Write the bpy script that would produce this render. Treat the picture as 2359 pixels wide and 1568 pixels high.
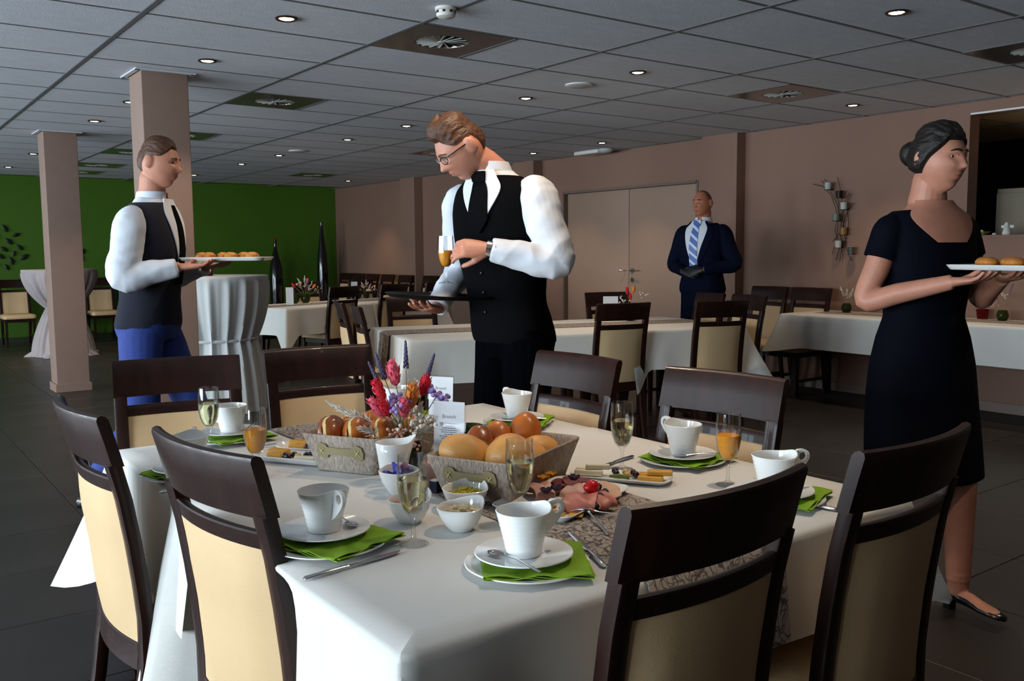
import bpy, bmesh, math, random
from mathutils import Vector, Matrix, noise, Quaternion
random.seed(7)
for o in list(bpy.data.objects): bpy.data.objects.remove(o)
sc = bpy.context.scene
col = sc.collection
PI = math.pi
def R(a): return math.radians(a)
H = 2.46                                     # ceiling height
# ------------------------------------------------------------------ camera
CAM = Vector((-0.04798, -4.65624, H - 1.15459))
yaw, pitch, roll = -0.635752, -0.09783, -0.008053
fw = Vector((-math.sin(yaw) * math.cos(pitch), math.cos(yaw) * math.cos(pitch), math.sin(pitch)))
rt = Vector((math.cos(yaw), math.sin(yaw), 0)); up = rt.cross(fw)
rt, up = math.cos(roll) * rt + math.sin(roll) * up, -math.sin(roll) * rt + math.cos(roll) * up
cd = bpy.data.cameras.new('camera'); cam = bpy.data.objects.new('camera', cd); col.objects.link(cam)
cd.sensor_width = 36; cd.lens = 2087.1 / 2359 * 36; cd.clip_start = 0.02; cd.clip_end = 100
cam.matrix_world = Matrix(((rt.x, up.x, -fw.x, CAM.x), (rt.y, up.y, -fw.y, CAM.y), (rt.z, up.z, -fw.z, CAM.z), (0, 0, 0, 1)))
sc.camera = cam
# ------------------------------------------------------------------ world, daylight, exposure
sc.view_settings.view_transform = 'Standard'; sc.view_settings.look = 'None'
sc.view_settings.gamma = 1; sc.view_settings.use_curve_mapping = False
sc.view_settings.exposure = 0.1
sc.cycles.use_denoising = True
sc.cycles.max_bounces = 8; sc.cycles.diffuse_bounces = 3; sc.cycles.glossy_bounces = 3
sc.cycles.use_adaptive_sampling = True; sc.cycles.adaptive_threshold = 0.04; sc.cycles.adaptive_min_samples = 16
sc.cycles.transmission_bounces = 6; sc.cycles.transparent_max_bounces = 12
sc.cycles.caustics_reflective = False; sc.cycles.caustics_refractive = False
sc.cycles.sample_clamp_indirect = 6
w = bpy.data.worlds.new('world'); sc.world = w; w.use_nodes = True
w.node_tree.nodes['Background'].inputs[0].default_value = (0.62, 0.78, 1.0, 1)
w.node_tree.nodes['Background'].inputs[1].default_value = 0.9
WX = -4.2                                    # glazed wall of the room
BAYS = [(-4.5, -2.1), (-1.8, -0.3), (0.0, 1.4), (2.4, 3.8), (5.0, 6.4), (7.6, 9.0)]
DAY = 71.0
for (y0, y1) in BAYS:
    ld = bpy.data.lights.new('daylight', 'AREA'); ld.shape = 'RECTANGLE'
    ld.size = 1.9; ld.size_y = (y1 - y0)
    ld.energy = DAY * 1.9 * (y1 - y0); ld.color = (0.80, 0.91, 1.0)
    lo = bpy.data.objects.new('daylight', ld); col.objects.link(lo)
    lo.location = (WX - 0.16, (y0 + y1) / 2, 1.3); lo.rotation_euler = (0, -PI / 2, 0)
SPOT_W = 46.0
WARM = (1.0, 0.78, 0.56)
# ------------------------------------------------------------------ helpers
def V(*a): return Vector(a)
def ray(x, y): return fw + (x - 1179.5) / 2087.1 * rt + (784 - y) / 2087.1 * up
def onZ(x, y, z): d = ray(x, y); return CAM + d * ((z - CAM.z) / d.z)
def onX(x, y, X): d = ray(x, y); return CAM + d * ((X - CAM.x) / d.x)
def onY(x, y, Y): d = ray(x, y); return CAM + d * ((Y - CAM.y) / d.y)
class MB:
    def __init__(s): s.v = []; s.f = []; s.n = 0
    def add(s, vs, fs):
        b = len(s.v); s.v += [tuple(p) for p in vs]; s.f += [tuple(i + b for i in f) for f in fs]; return s
    def box(s, c, d, rot=None, taper=None):
        hx, hy, hz = d[0] / 2, d[1] / 2, d[2] / 2; vs = []
        for z in (-hz, hz):
            k = 1 if (taper is None or z < 0) else taper
            for x, y in ((-hx, -hy), (hx, -hy), (hx, hy), (-hx, hy)):
                p = V(x * k, y * k, z)
                if rot is not None: p = rot @ p
                vs.append(p + V(*c))
        return s.add(vs, [(3, 2, 1, 0), (4, 5, 6, 7), (0, 1, 5, 4), (1, 2, 6, 5), (2, 3, 7, 6), (3, 0, 4, 7)])
    def rings(s, rs, cap0=True, cap1=True, closed=True):
        n = len(rs[0]); vs = [p for r in rs for p in r]; fs = []
        for i in range(len(rs) - 1):
            for j in range(n if closed else n - 1):
                k = (j + 1) % n; fs.append((i * n + j, i * n + k, (i + 1) * n + k, (i + 1) * n + j))
        if cap0: fs.append(tuple(range(n - 1, -1, -1)))
        if cap1: fs.append(tuple((len(rs) - 1) * n + j for j in range(n)))
        return s.add(vs, fs)
    def lathe(s, prof, seg=32, c=(0, 0, 0), cap0=True, cap1=True, fn=None):
        rs = []
        for (r, z) in prof:
            ring = []
            for j in range(seg):
                a = 2 * PI * j / seg; p = V(max(r, 1e-4) * math.cos(a), max(r, 1e-4) * math.sin(a), z)
                if fn: p = fn(p, a)
                ring.append(p + V(*c))
            rs.append(ring)
        return s.rings(rs, cap0, cap1)
    def tube(s, pts, rad, seg=10, flat=None, ref=None, cap=True):
        pts = [V(*p) for p in pts]; n = len(pts)
        if not hasattr(rad, '__len__'): rad = [rad] * n
        rs = []; pn = None
        for i in range(n):
            t = (pts[min(i + 1, n - 1)] - pts[max(i - 1, 0)]).normalized()
            if pn is None:
                a = V(*ref) if ref is not None else (V(0, 0, 1) if abs(t.z) < .9 else V(1, 0, 0))
                pn = (a - t * a.dot(t)).normalized()
            else: pn = (pn - t * pn.dot(t)).normalized()
            b = t.cross(pn); ring = []; k = flat if flat is not None else 1.0
            for j in range(seg):
                a = 2 * PI * j / seg
                ring.append(pts[i] + pn * (rad[i] * k * math.cos(a)) + b * (rad[i] * math.sin(a)))
            rs.append(ring)
        return s.rings(rs, cap, cap)
    def ell(s, c, r, rot=None, nu=16, nv=10, fn=None):
        rs = []; c = V(*c)
        for i in range(nv + 1):
            th = PI * i / nv; ring = []
            for j in range(nu):
                a = 2 * PI * j / nu; q = max(math.sin(th), 0.02)
                d = V(q * math.cos(a), q * math.sin(a), -math.cos(th))
                p = V(d.x * r[0], d.y * r[1], d.z * r[2])
                if fn: p = fn(p, d)
                if rot is not None: p = rot @ p
                ring.append(p + c)
            rs.append(ring)
        return s.rings(rs)
    def grid(s, fn, nu, nv, wrap=False):
        vs = [fn(i / nu, j / nv) for j in range(nv + 1) for i in range(nu + (0 if wrap else 1))]
        m = nu if wrap else nu + 1; fs = []
        for j in range(nv):
            for i in range(nu):
                k = (i + 1) % m; fs.append((j * m + i, j * m + k, (j + 1) * m + k, (j + 1) * m + i))
        return s.add(vs, fs)
    def sheet(s, fn, nu, nv, th):                # a grid with real thickness
        g = [[V(*fn(i / nu, j / nv)) for i in range(nu + 1)] for j in range(nv + 1)]
        nrm = [[None] * (nu + 1) for _ in range(nv + 1)]
        for j in range(nv + 1):
            for i in range(nu + 1):
                a = g[j][min(i + 1, nu)] - g[j][max(i - 1, 0)]; b = g[min(j + 1, nv)][i] - g[max(j - 1, 0)][i]
                nn = a.cross(b); nrm[j][i] = nn.normalized() if nn.length > 1e-12 else V(0, 0, 1)
        m = nu + 1; K = m * (nv + 1)
        vs = [g[j][i] + nrm[j][i] * th / 2 for j in range(nv + 1) for i in range(m)] + [g[j][i] - nrm[j][i] * th / 2 for j in range(nv + 1) for i in range(m)]
        fs = []
        for j in range(nv):
            for i in range(nu):
                a, b, c, d = j * m + i, j * m + i + 1, (j + 1) * m + i + 1, (j + 1) * m + i
                fs.append((a, b, c, d)); fs.append((d + K, c + K, b + K, a + K))
        per = [(0, i) for i in range(nu)] + [(j, nu) for j in range(nv)] + [(nv, i) for i in range(nu, 0, -1)] + [(j, 0) for j in range(nv, 0, -1)]
        per = [j * m + i for j, i in per]
        for q in range(len(per)):
            a, b = per[q], per[(q + 1) % len(per)]; fs.append((b, a, a + K, b + K))
        return s.add(vs, fs)
    def plate2(s, outline, hole, th, M):            # flat fin with a hole, outline and hole same count
        n = len(outline); vs = []
        for z in (th / 2, -th / 2):
            vs += [M @ V(p[0], p[1], z) for p in outline]; vs += [M @ V(p[0], p[1], z) for p in hole]
        fs = []
        for i in range(n):
            k = (i + 1) % n
            fs += [(i, k, n + k, n + i), (2 * n + k, 2 * n + i, 3 * n + i, 3 * n + k), (k, i, 2 * n + i, 2 * n + k), (n + i, n + k, 3 * n + k, 3 * n + i)]
        return s.add(vs, fs)
    def mesh(s, name, sharp=40, smooth=True):
        me = bpy.data.meshes.new(name); me.from_pydata(s.v, [], s.f); me.validate(); me.update()
        bm = bmesh.new(); bm.from_mesh(me); bmesh.ops.recalc_face_normals(bm, faces=bm.faces); bm.to_mesh(me); bm.free()
        if smooth: me.shade_smooth(); me.set_sharp_from_angle(angle=R(sharp))
        return me
    def build(s, name, m, parent=None, sharp=40, smooth=True, loc=None, rz=None):
        me = s.mesh(name, sharp, smooth); me.materials.append(m)
        return link(name, me, parent, loc, rz)
def link(name, me, parent=None, loc=None, rz=None):
    o = bpy.data.objects.new(name, me); col.objects.link(o)
    if parent is not None: o.parent = parent
    if loc is not None: o.location = loc
    if rz is not None: o.rotation_euler = (0, 0, rz)
    return o
def tag(o, label=None, cat=None, group=None, kind=None):
    if label: o['label'] = label
    if cat: o['category'] = cat
    if group: o['group'] = group
    if kind: o['kind'] = kind
    return o
def ent(name, label, cat, loc=(0, 0, 0), rz=0, group=None):
    o = bpy.data.objects.new(name, None); col.objects.link(o); o.empty_display_size = .05
    o.location = loc; o.rotation_euler = (0, 0, rz); return tag(o, label, cat, group)
def struct(o): o['kind'] = 'structure'; return o
def copy_tree(o, parent=None):
    c = o.copy(); col.objects.link(c); c.parent = parent
    for ch in o.children: copy_tree(ch, c)
    return c
def rr_outline(w, d, r, n=6):
    pts = []
    for cx, cy, a0 in ((w / 2 - r, d / 2 - r, 0), (-w / 2 + r, d / 2 - r, 90), (-w / 2 + r, -d / 2 + r, 180), (w / 2 - r, -d / 2 + r, 270)):
        for i in range(n + 1):
            a = R(a0 + 90 * i / n); pts.append((cx + r * math.cos(a), cy + r * math.sin(a)))
    return pts
def rrbox(w, d, h, r, bev=0.0, mb=None, c=(0, 0, 0), M=None):      # rounded-corner slab with soft top and bottom edge
    mb = mb or MB(); rs = []
    for (ins, z) in ([(bev, 0), (0, bev), (0, h - bev), (bev, h)] if bev else [(0, 0), (0, h)]):
        ring = []
        for p in rr_outline(w - 2 * ins, d - 2 * ins, max(r - ins, 1e-3)):
            q = V(p[0], p[1], z)
            if M is not None: q = M @ q
            ring.append(q + V(*c))
        rs.append(ring)
    return mb.rings(rs)
# ------------------------------------------------------------------ materials
def srgb(h):
    h = h.lstrip('#'); c = [int(h[i:i + 2], 16) / 255 for i in (0, 2, 4)]
    return tuple((x / 12.92 if x <= .04045 else ((x + .055) / 1.055) ** 2.4) for x in c)
MATS = {}
def mat(name, c, rough=.5, metal=0.0, var=0.0, vscale=8.0, bump=0.0, bscale=60.0, coat=0.0, trans=0.0, ior=1.45, spec=.5, sheen=0.0, stretch=None, emis=None, estr=0.0, sub=0.0, wave=None):
    if name in MATS: return MATS[name]
    m = bpy.data.materials.new(name); m.use_nodes = True; nt = m.node_tree; N = nt.nodes; L = nt.links
    b = N['Principled BSDF']; I = b.inputs
    if isinstance(c, str): c = srgb(c)
    I['Base Color'].default_value = (*c, 1); I['Roughness'].default_value = rough; I['Metallic'].default_value = metal
    I['IOR'].default_value = ior; I['Coat Weight'].default_value = coat; I['Transmission Weight'].default_value = trans
    I['Specular IOR Level'].default_value = spec; I['Sheen Weight'].default_value = sheen
    if sub: I['Subsurface Weight'].default_value = sub; I['Subsurface Radius'].default_value = (.01, .004, .002); I['Subsurface Scale'].default_value = 1
    if emis: I['Emission Color'].default_value = (*emis, 1); I['Emission Strength'].default_value = estr
    tc = N.new('ShaderNodeTexCoord'); src = tc.outputs['Object']
    if stretch:
        mp = N.new('ShaderNodeMapping'); mp.inputs['Scale'].default_value = stretch; L.new(src, mp.inputs[0]); src = mp.outputs[0]
    if var:
        nz = N.new('ShaderNodeTexNoise'); nz.inputs['Scale'].default_value = vscale; nz.inputs['Detail'].default_value = 5
        L.new(src, nz.inputs['Vector'])
        rp = N.new('ShaderNodeValToRGB'); e = rp.color_ramp.elements
        e[0].position = .3; e[1].position = .7
        e[0].color = (*[max(0, x * (1 - var)) for x in c], 1); e[1].color = (*[min(1, x * (1 + var)) for x in c], 1)
        L.new(nz.outputs['Fac'], rp.inputs[0]); L.new(rp.outputs[0], I['Base Color'])
    if bump or wave:
        bp = N.new('ShaderNodeBump'); bp.inputs['Strength'].default_value = bump or .2; bp.inputs['Distance'].default_value = .004
        if wave:
            wv = N.new('ShaderNodeTexWave'); wv.inputs['Scale'].default_value = wave[0]; wv.bands_direction = wave[1]
            L.new(src, wv.inputs['Vector']); L.new(wv.outputs['Fac'], bp.inputs['Height'])
        else:
            n2 = N.new('ShaderNodeTexNoise'); n2.inputs['Scale'].default_value = bscale; n2.inputs['Detail'].default_value = 4
            L.new(src, n2.inputs['Vector']); L.new(n2.outputs['Fac'], bp.inputs['Height'])
        L.new(bp.outputs[0], I['Normal'])
    MATS[name] = m; return m
def thin_glass(name, tint=(1, 1, 1), refl=.8, base=.06):
    if name in MATS: return MATS[name]
    m = bpy.data.materials.new(name); m.use_nodes = True; nt = m.node_tree; N = nt.nodes; L = nt.links
    N.remove(N['Principled BSDF']); out = N['Material Output']
    lw = N.new('ShaderNodeLayerWeight'); lw.inputs[0].default_value = .5
    pw = N.new('ShaderNodeMath'); pw.operation = 'POWER'; pw.inputs[1].default_value = 3.5; L.new(lw.outputs['Facing'], pw.inputs[0])
    ma = N.new('ShaderNodeMath'); ma.operation = 'MULTIPLY_ADD'; ma.inputs[1].default_value = refl; ma.inputs[2].default_value = base; L.new(pw.outputs[0], ma.inputs[0])
    tr = N.new('ShaderNodeBsdfTransparent'); tr.inputs[0].default_value = (*tint, 1)
    gl = N.new('ShaderNodeBsdfGlossy'); gl.inputs['Roughness'].default_value = .02
    mx = N.new('ShaderNodeMixShader'); L.new(ma.outputs[0], mx.inputs[0]); L.new(tr.outputs[0], mx.inputs[1]); L.new(gl.outputs[0], mx.inputs[2])
    rp = N.new('ShaderNodeMix'); rp.data_type = 'RGBA'; rp.inputs[6].default_value = (*tint, 1); rp.inputs[7].default_value = (*[q * .6 for q in tint], 1)
    p2 = N.new('ShaderNodeMath'); p2.operation = 'POWER'; p2.inputs[1].default_value = 3; L.new(lw.outputs['Facing'], p2.inputs[0]); L.new(p2.outputs[0], rp.inputs[0]); L.new(rp.outputs[2], tr.inputs[0])
    L.new(mx.outputs[0], out.inputs[0]); MATS[name] = m; return m
def cloth_mat(name, c, rough=.85, scale=260):
    m = mat(name, c, rough, wave=(scale, 'DIAGONAL'), bump=.12, var=.05, vscale=3, sheen=.15)
    return m
M_wood = mat('dark_stained_wood', '#230f0a', .38, var=.35, vscale=5, stretch=(6, 6, 1), bump=.05, bscale=30, coat=.08, spec=.35)
M_cream = mat('cream_leatherette', '#cdae84', .5, var=.04, vscale=4, bump=.12, bscale=350)
M_cloth = cloth_mat('white_table_linen', '#d0cfca')
M_white = mat('white_porcelain', '#e9ebea', .12, coat=.4, var=.01)
M_steel = mat('polished_steel', (.62, .62, .63), .18, metal=1.0, var=.02)
M_glass = thin_glass('clear_glass', (.97, .98, .98))
M_green = mat('lime_napkin', '#79a014', .8, var=.12, vscale=30, bump=.15, bscale=200)
M_skin = mat('skin', '#b97f68', .5, var=.08, vscale=25, sub=.1)
M_black = mat('black_cloth', '#0c0c0f', .8, var=.2, vscale=40, bump=.15, bscale=300, sheen=.1)
M_blackm = mat('black_satin', '#0b0b0c', .35, var=.1)
M_wallp = mat('taupe_wall_paint', '#846556', .75, var=.03, vscale=2, bump=.04, bscale=150)
M_wallg = mat('green_wall_paint', '#42680e', .7, var=.04, vscale=2, bump=.04, bscale=150)
M_paintw = mat('white_paint', '#cfccc6', .6, var=.03)
# ------------------------------------------------------------------ room shell
XR, YG = 7.3, 10.7
def wall(name, boxes, m):
    mb = MB()
    for (x0, x1, y0, y1, z0, z1) in boxes: mb.box(((x0 + x1) / 2, (y0 + y1) / 2, (z0 + z1) / 2), (x1 - x0, y1 - y0, z1 - z0))
    return struct(mb.build(name, m, smooth=False))
# floor: slab (joints) and 0.6 m stone tiles
fl = wall('floor', [(WX, XR + .1, -7, YG + .1, -.12, -.004)], mat('floor_grout', '#4a4744', .8, var=.1))
M_tile = mat('anthracite_floor_tile', '#292623', .38, var=.22, vscale=2.2, bump=.05, bscale=40)
tb = rrbox(.596, .596, .012, .004, .0015); tme = tb.mesh('floor_tile', 30); tme.materials.append(M_tile)
tiles = []
for i in range(-6, 12):
    for j in range(-12, 20):
        x = .85 + .6 * i + .3; y = -.525 + .6 * j + .3
        if x - .3 < WX or x + .3 > XR + .06 or y - .3 < -7 or y + .3 > YG + .06: continue
        d = V(x, y, 0) - CAM; z = d.dot(fw)
        if z < .4: vis = False; px = py = 0
        else:
            px = 1179.5 + 2087 * d.dot(rt) / z; py = 784 - 2087 * d.dot(up) / z; vis = -350 < px < 2700 and py < 2100
        tiles.append((0 if vis else 1, d.length, x, y))
tiles.sort(); rest = MB()
for k, (nv, dl, x, y) in enumerate(tiles):
    if k < 300 and not nv: link('tile', tme, fl, (x, y, -.011))
    else: rrbox(.596, .596, .012, .004, 0, rest, (x, y, -.011))
if rest.v: tag(rest.build('tile_field', M_tile, fl, 30), kind='stuff')
# ceiling: 1.2 x 0.6 m mineral tiles in a grey T-bar grid
ce = wall('ceiling', [(WX, XR + .1, -7, YG + .1, H + .03, H + .12)], mat('ceiling_void', '#3a3a3c', .9, var=.05))
M_ct = mat('mineral_ceiling_tile', '#c8cbd2', .92, var=.05, vscale=6, bump=.5, bscale=90, stretch=(1, 3, 1))
M_tbar = mat('grey_t_bar', '#5f6164', .55, var=.05)
DIFF = [(2.7, -.3), (2.7, 2.1), (2.7, 4.5), (2.7, 6.3), (2.7, 8.1), (2.7, 9.3), (5.7, -2.1), (5.7, -.3), (5.7, 4.5), (5.7, 8.1)]
cme = rrbox(1.178, .578, .022, .004, .003).mesh('ceiling_tile', 30); cme.materials.append(M_ct)
hme = rrbox(.578, .578, .022, .004, .003).mesh('ceiling_half_tile', 30); hme.materials.append(M_ct)
eme = rrbox(.678, .578, .022, .004, .003).mesh('ceiling_edge_tile', 30); eme.materials.append(M_ct)
cb = MB()
for i in range(-3, 6):
    for j in range(-8, 18):
        x = 1.2 * i + .6; y = .6 * j + .3
        if y + .3 > YG + .01 or y < -4.7: continue
        if i == -1 and y < -1: pass
        hit = [q for q in DIFF if abs(q[1] - y) < .1 and abs(q[0] - x) < .6]
        if hit: link('ceiling_tile', hme, ce, (x + (.3 if hit[0][0] < x else -.3), y, H))
        else: link('ceiling_tile', cme, ce, (x, y, H))
tbar = MB().box((0, 0, 0), (.024, 15.6, .012)); b2 = tbar.mesh('t_bar', smooth=False); b2.materials.append(M_tbar)
for i in range(-3, 7): link('grid_bar', b2, ce, (1.2 * i, 2.8, H + .003))
tbar = MB().box((0, 0, 0), (11.4, .022, .010)); b3 = tbar.mesh('cross_bar', smooth=False); b3.materials.append(M_tbar)
for j in range(-8, 18): link('cross_bar', b3, ce, (1.6, .6 * j, H + .0045))
tb3 = MB().box((0, 0, 0), (.016, .578, .012)); b4 = tb3.mesh('half_bar', smooth=False); b4.materials.append(M_tbar)
for (x, y) in DIFF: link("half_bar", b4, ce, (x + .3 if x == 2.7 else x - .3, y, H + .002))
# strip of cut tiles beside the taupe wall
cut = rrbox(.078, .578, .022, .003, .002).mesh('cut_tile', 30); cut.materials.append(M_ct)
for j in range(-8, 18):
    if .6 * j + .6 < YG + .01 and .6 * j > -4.7: link('cut_tile', cut, ce, (7.253, .6 * j + .3, H))
# green wall, glazed wall, rear wall
wall('wall_green', [(WX, XR + .1, YG, YG + .15, 0, H + .12)], M_wallg)
wall('wall_rear', [(WX, XR + .1, -7.15, -7, 0, H + .12)], mat('dark_rear_wall', '#6b5c50', .8, var=.05))
gw = [(WX - .15, WX, -7, YG, 0, .28), (WX - .15, WX, -7, YG, 2.3, H + .12)]
ys = [-7] + [v for b in BAYS for v in b] + [YG]
for k in range(0, len(ys), 2): gw.append((WX - .15, WX, ys[k], ys[k + 1], .28, 2.3))
wall('wall_glazed', gw, M_paintw)
M_frame = mat('anthracite_window_frame', '#3a3c3e', .4, var=.05)
for k, (y0, y1) in enumerate(BAYS):
    fr = MB(); yc = (y0 + y1) / 2; W_ = y1 - y0
    for (cy, cz, dy, dz) in ((y0 + .03, 1.29, .06, 2.02), (y1 - .03, 1.29, .06, 2.02), (yc, .31, W_, .06), (yc, 2.27, W_, .06), (yc, 1.29, .05, 2.02)):
        fr.box((WX - .06, cy, cz), (.07, dy, dz))
    wo = struct(fr.build('window_%d' % (k + 1), M_frame, smooth=False))
    for s in (-1, 1): MB().box((WX - .06, yc + s * W_ / 4, 1.29), (.006, W_ / 2 - .06, 1.96)).build('pane', thin_glass('window_glass', (.98, .99, .99)), wo, smooth=False)
# taupe wall on the right with pilasters, double door and serving hatch
wr = wall('wall_right', [(XR, XR + .15, 4.2, YG, 0, H + .12), (XR, XR + .15, -.9, 1.99, 0, H + .12), (XR, XR + .15, 1.99, 4.2, 2.025, H + .12),
     (XR, XR + .15, -7, -.9, 0, 1.405), (XR, XR + .15, -7, -.9, 2.372, H + .12), (XR, XR + .15, -7, -3.2, 1.405, 2.372)], M_wallp)
for (ya, yb, dx) in ((1.345, 1.8, .13), (4.61, 5.05, .15), (7.61, 8.05, .15)):
    p = MB().box((XR - dx / 2 + .01, (ya + yb) / 2, H / 2 + .01), (dx + .02, yb - ya, H + .02)); struct(p.build('pilaster', M_wallp, wr, smooth=False))
M_base = mat('taupe_skirting', '#7d6a61', .5, var=.03)
bb = wall('baseboard_right', [(XR - .014, XR, 4.2, YG, 0, .08), (XR - .014, XR, -7, 1.345, 0, .08)], M_base)
wall('baseboard_green', [(WX, XR - .02, YG - .014, YG, 0, .08)], mat('dark_skirting', '#2e3a22', .5, var=.03))
M_door = mat('taupe_door', '#967b6a', .5, var=.02, bump=.02, bscale=60)
for n, (ya, yb) in enumerate(((1.995, 3.06), (3.068, 4.17))):
    d = struct(rrbox(.045, yb - ya, 2.0, .004, .002, None, (XR + .075, (ya + yb) / 2, .012)).build('door_%d' % (n + 1), M_door, None, 30))
    if n == 0:
        hz = 1.075; y = yb - .06
        MB().box((XR + .048, y, hz), (.008, .05, .05)).build('rosette', M_steel, d, smooth=False)
        MB().tube([(XR + .05, y, hz), (XR + .0, y, hz), (XR - .012, y - .012, hz), (XR - .012, y - .12, hz)], .009, 10).build('door_handle', M_steel, d)
        MB().box((XR + .048, y, hz - .11), (.008, .05, .05)).build('lock_plate', M_steel, d, smooth=False)
        MB().box((XR + .043, y, hz - .11), (.006, .008, .02)).build('keyhole', M_blackm, d, smooth=False)
    else:
        MB().tube([(XR + .05, ya + .05, 1.075), (XR + .0, ya + .05, 1.075), (XR - .012, ya + .07, 1.075), (XR - .012, ya + .1, 1.075)], .008, 10).build('door_handle', M_steel, d)
fr = MB()
for (y, dy, z, dz) in ((1.975, .03, 1.02, 2.04), (4.19, .03, 1.02, 2.04), (3.08, 2.2, 2.03, .03)): fr.box((XR + .055, y, z), (.125, dy, dz))
struct(fr.build('trim_1', mat('door_frame_paint', '#6d5a51', .5, var=.03), None, smooth=False))
# hatch: sill, metal trim line, back room
wall('trim_2', [(XR - .02, XR + .18, -3.2, -.9, 1.385, 1.405)], M_wallp)
wall('trim_3', [(XR - .008, XR + .0, -3.2, -.905, 2.362, 2.376)], mat('white_metal_edge', '#d8d8d8', .3, var=.02))
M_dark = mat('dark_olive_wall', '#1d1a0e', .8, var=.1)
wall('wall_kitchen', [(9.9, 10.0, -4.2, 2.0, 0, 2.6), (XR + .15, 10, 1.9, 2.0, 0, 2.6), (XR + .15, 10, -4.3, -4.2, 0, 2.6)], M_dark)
kc = wall('ceiling_kitchen', [(XR + .15, 10, -4.3, 2, 2.43, 2.5)], mat('kitchen_ceiling', '#8c8378', .85, var=.05))
wall('floor_kitchen', [(XR + .1, 10, -4.3, 2, -.12, -.004)], mat('kitchen_floor', '#8f8778', .5, var=.05))
for j in range(-4, 1): MB().box((8.7, j * 1.0 + .4, 2.431), (2.5, .02, .006)).build('grid_bar', M_tbar, kc, smooth=False)
for i in range(3): MB().box((7.9 + i * .8, -1.2, 2.431), (.02, 6, .006)).build('cross_bar', M_tbar, kc, smooth=False)
# pillars
M_pil = mat('pillar_paint', '#836b5f', .7, var=.03, bump=.03, bscale=150)
M_pilw = mat('pillar_collar', '#b9bcc0', .5, var=.03)
for n, (x0, y0, lab) in enumerate(((1.54, 1.38, 'square taupe pillar nearest the table, behind the white-shirted waiter'), (1.54, 4.79, 'square taupe pillar further back, beside the draped table at the green wall'))):
    p = ent('pillar', lab, 'pillar', (x0 + .145, y0 + .145, 0), group='pillars of the room')
    rrbox(.29, .29, H - .002, .006, 0, None, (0, 0, .001)).build('shaft', M_pil, p)
    rrbox(.32, .32, .08, .004, .003, None, (0, 0, .001)).build('plinth', M_pil, p)
    c = MB()
    for (cx, cy, dx, dy) in ((-.172, 0, .03, .37), (.172, 0, .03, .37), (0, -.172, .37, .03), (0, .172, .37, .03)): c.box((cx, cy, H - .006), (dx, dy, .010))
    c.build('ceiling_collar', M_pilw, p, smooth=False)
# ------------------------------------------------------------------ ceiling fittings
M_lamp = mat('lamp_glow', (1, .9, .75), .5, emis=(1, .8, .55), estr=18, var=.01)
M_ring = mat('bronze_lamp_ring', '#3a2c20', .35, metal=.6, var=.05)
LIGHTS = [(1.8, y) for y in (-3.3, -2.1, -.3, .9, 2.7, 3.9, 7.0, 8.9)] + [(4.2, y) for y in (-3.3, -2.1, -.3, .9, 2.7, 3.9, 5.7, 6.95, 8.9)] + [(6.6, y) for y in (-2.1, -.3, 2.7, 3.9, 8.75)]
rows = {1.8: 'over the pillars', 4.2: 'in the middle row', 6.6: 'along the taupe wall'}
def downlight(x, y, z, label, group=None, pw=SPOT_W):
    t = ent('ceiling_spotlight', label, 'ceiling light', (x, y, z), group=group)
    MB().lathe([(.052, 0), (.056, -.004), (.05, -.010), (.038, -.006), (.036, .0)], 24, cap0=False, cap1=False).build('ring', M_ring, t)
    MB().lathe([(.037, -.002), (.03, -.007), (.001, -.009)], 20, cap0=True, cap1=False).build('bulb', M_lamp, t)
    ld = bpy.data.lights.new('spot', 'SPOT'); ld.energy = pw; ld.color = WARM; ld.spot_size = R(95); ld.spot_blend = .8; ld.shadow_soft_size = .035
    lo = bpy.data.objects.new('spot', ld); col.objects.link(lo); lo.parent = t; lo.location = (0, 0, -.03)
ordw = ['nearest', 'second nearest', 'third', 'fourth', 'fifth', 'sixth', 'seventh', 'eighth', 'farthest']
for row in (1.8, 4.2, 6.6):
    def in_view(l):
        d = V(l[0], l[1], H) - CAM; z = d.dot(fw); return z > .3 and 0 < 1179.5 + 2087 * d.dot(rt) / z < 2359 and 784 - 2087 * d.dot(up) / z > 0
    for (x, y) in [l for l in LIGHTS if l[0] == row and not in_view(l)]: downlight(x, y, H, 'recessed warm spotlight %s, outside the picture %s' % (rows[row], 'above the front place settings' if y < -3 else 'above the middle of the laid table' if row < 2 else 'right of the frame'), 'recessed spotlights')
    L_ = [l for l in LIGHTS if l[0] == row and in_view(l)]
    for k, (x, y) in enumerate(L_):
        downlight(x, y, H, 'recessed warm spotlight, %s of the row %s' % (('farthest' if k == len(L_) - 1 else ordw[k]), rows[row]), 'recessed spotlights')
downlight(8.25, -1.66, 2.43, 'recessed warm spotlight in the dark kitchen behind the hatch', 'recessed spotlights', 120)
M_panel = mat('brown_metal_panel', '#6e655d', .18, metal=.35, var=.05)
M_vane = mat('pale_metal_vane', '#a8aaa6', .35, var=.03)
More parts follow.
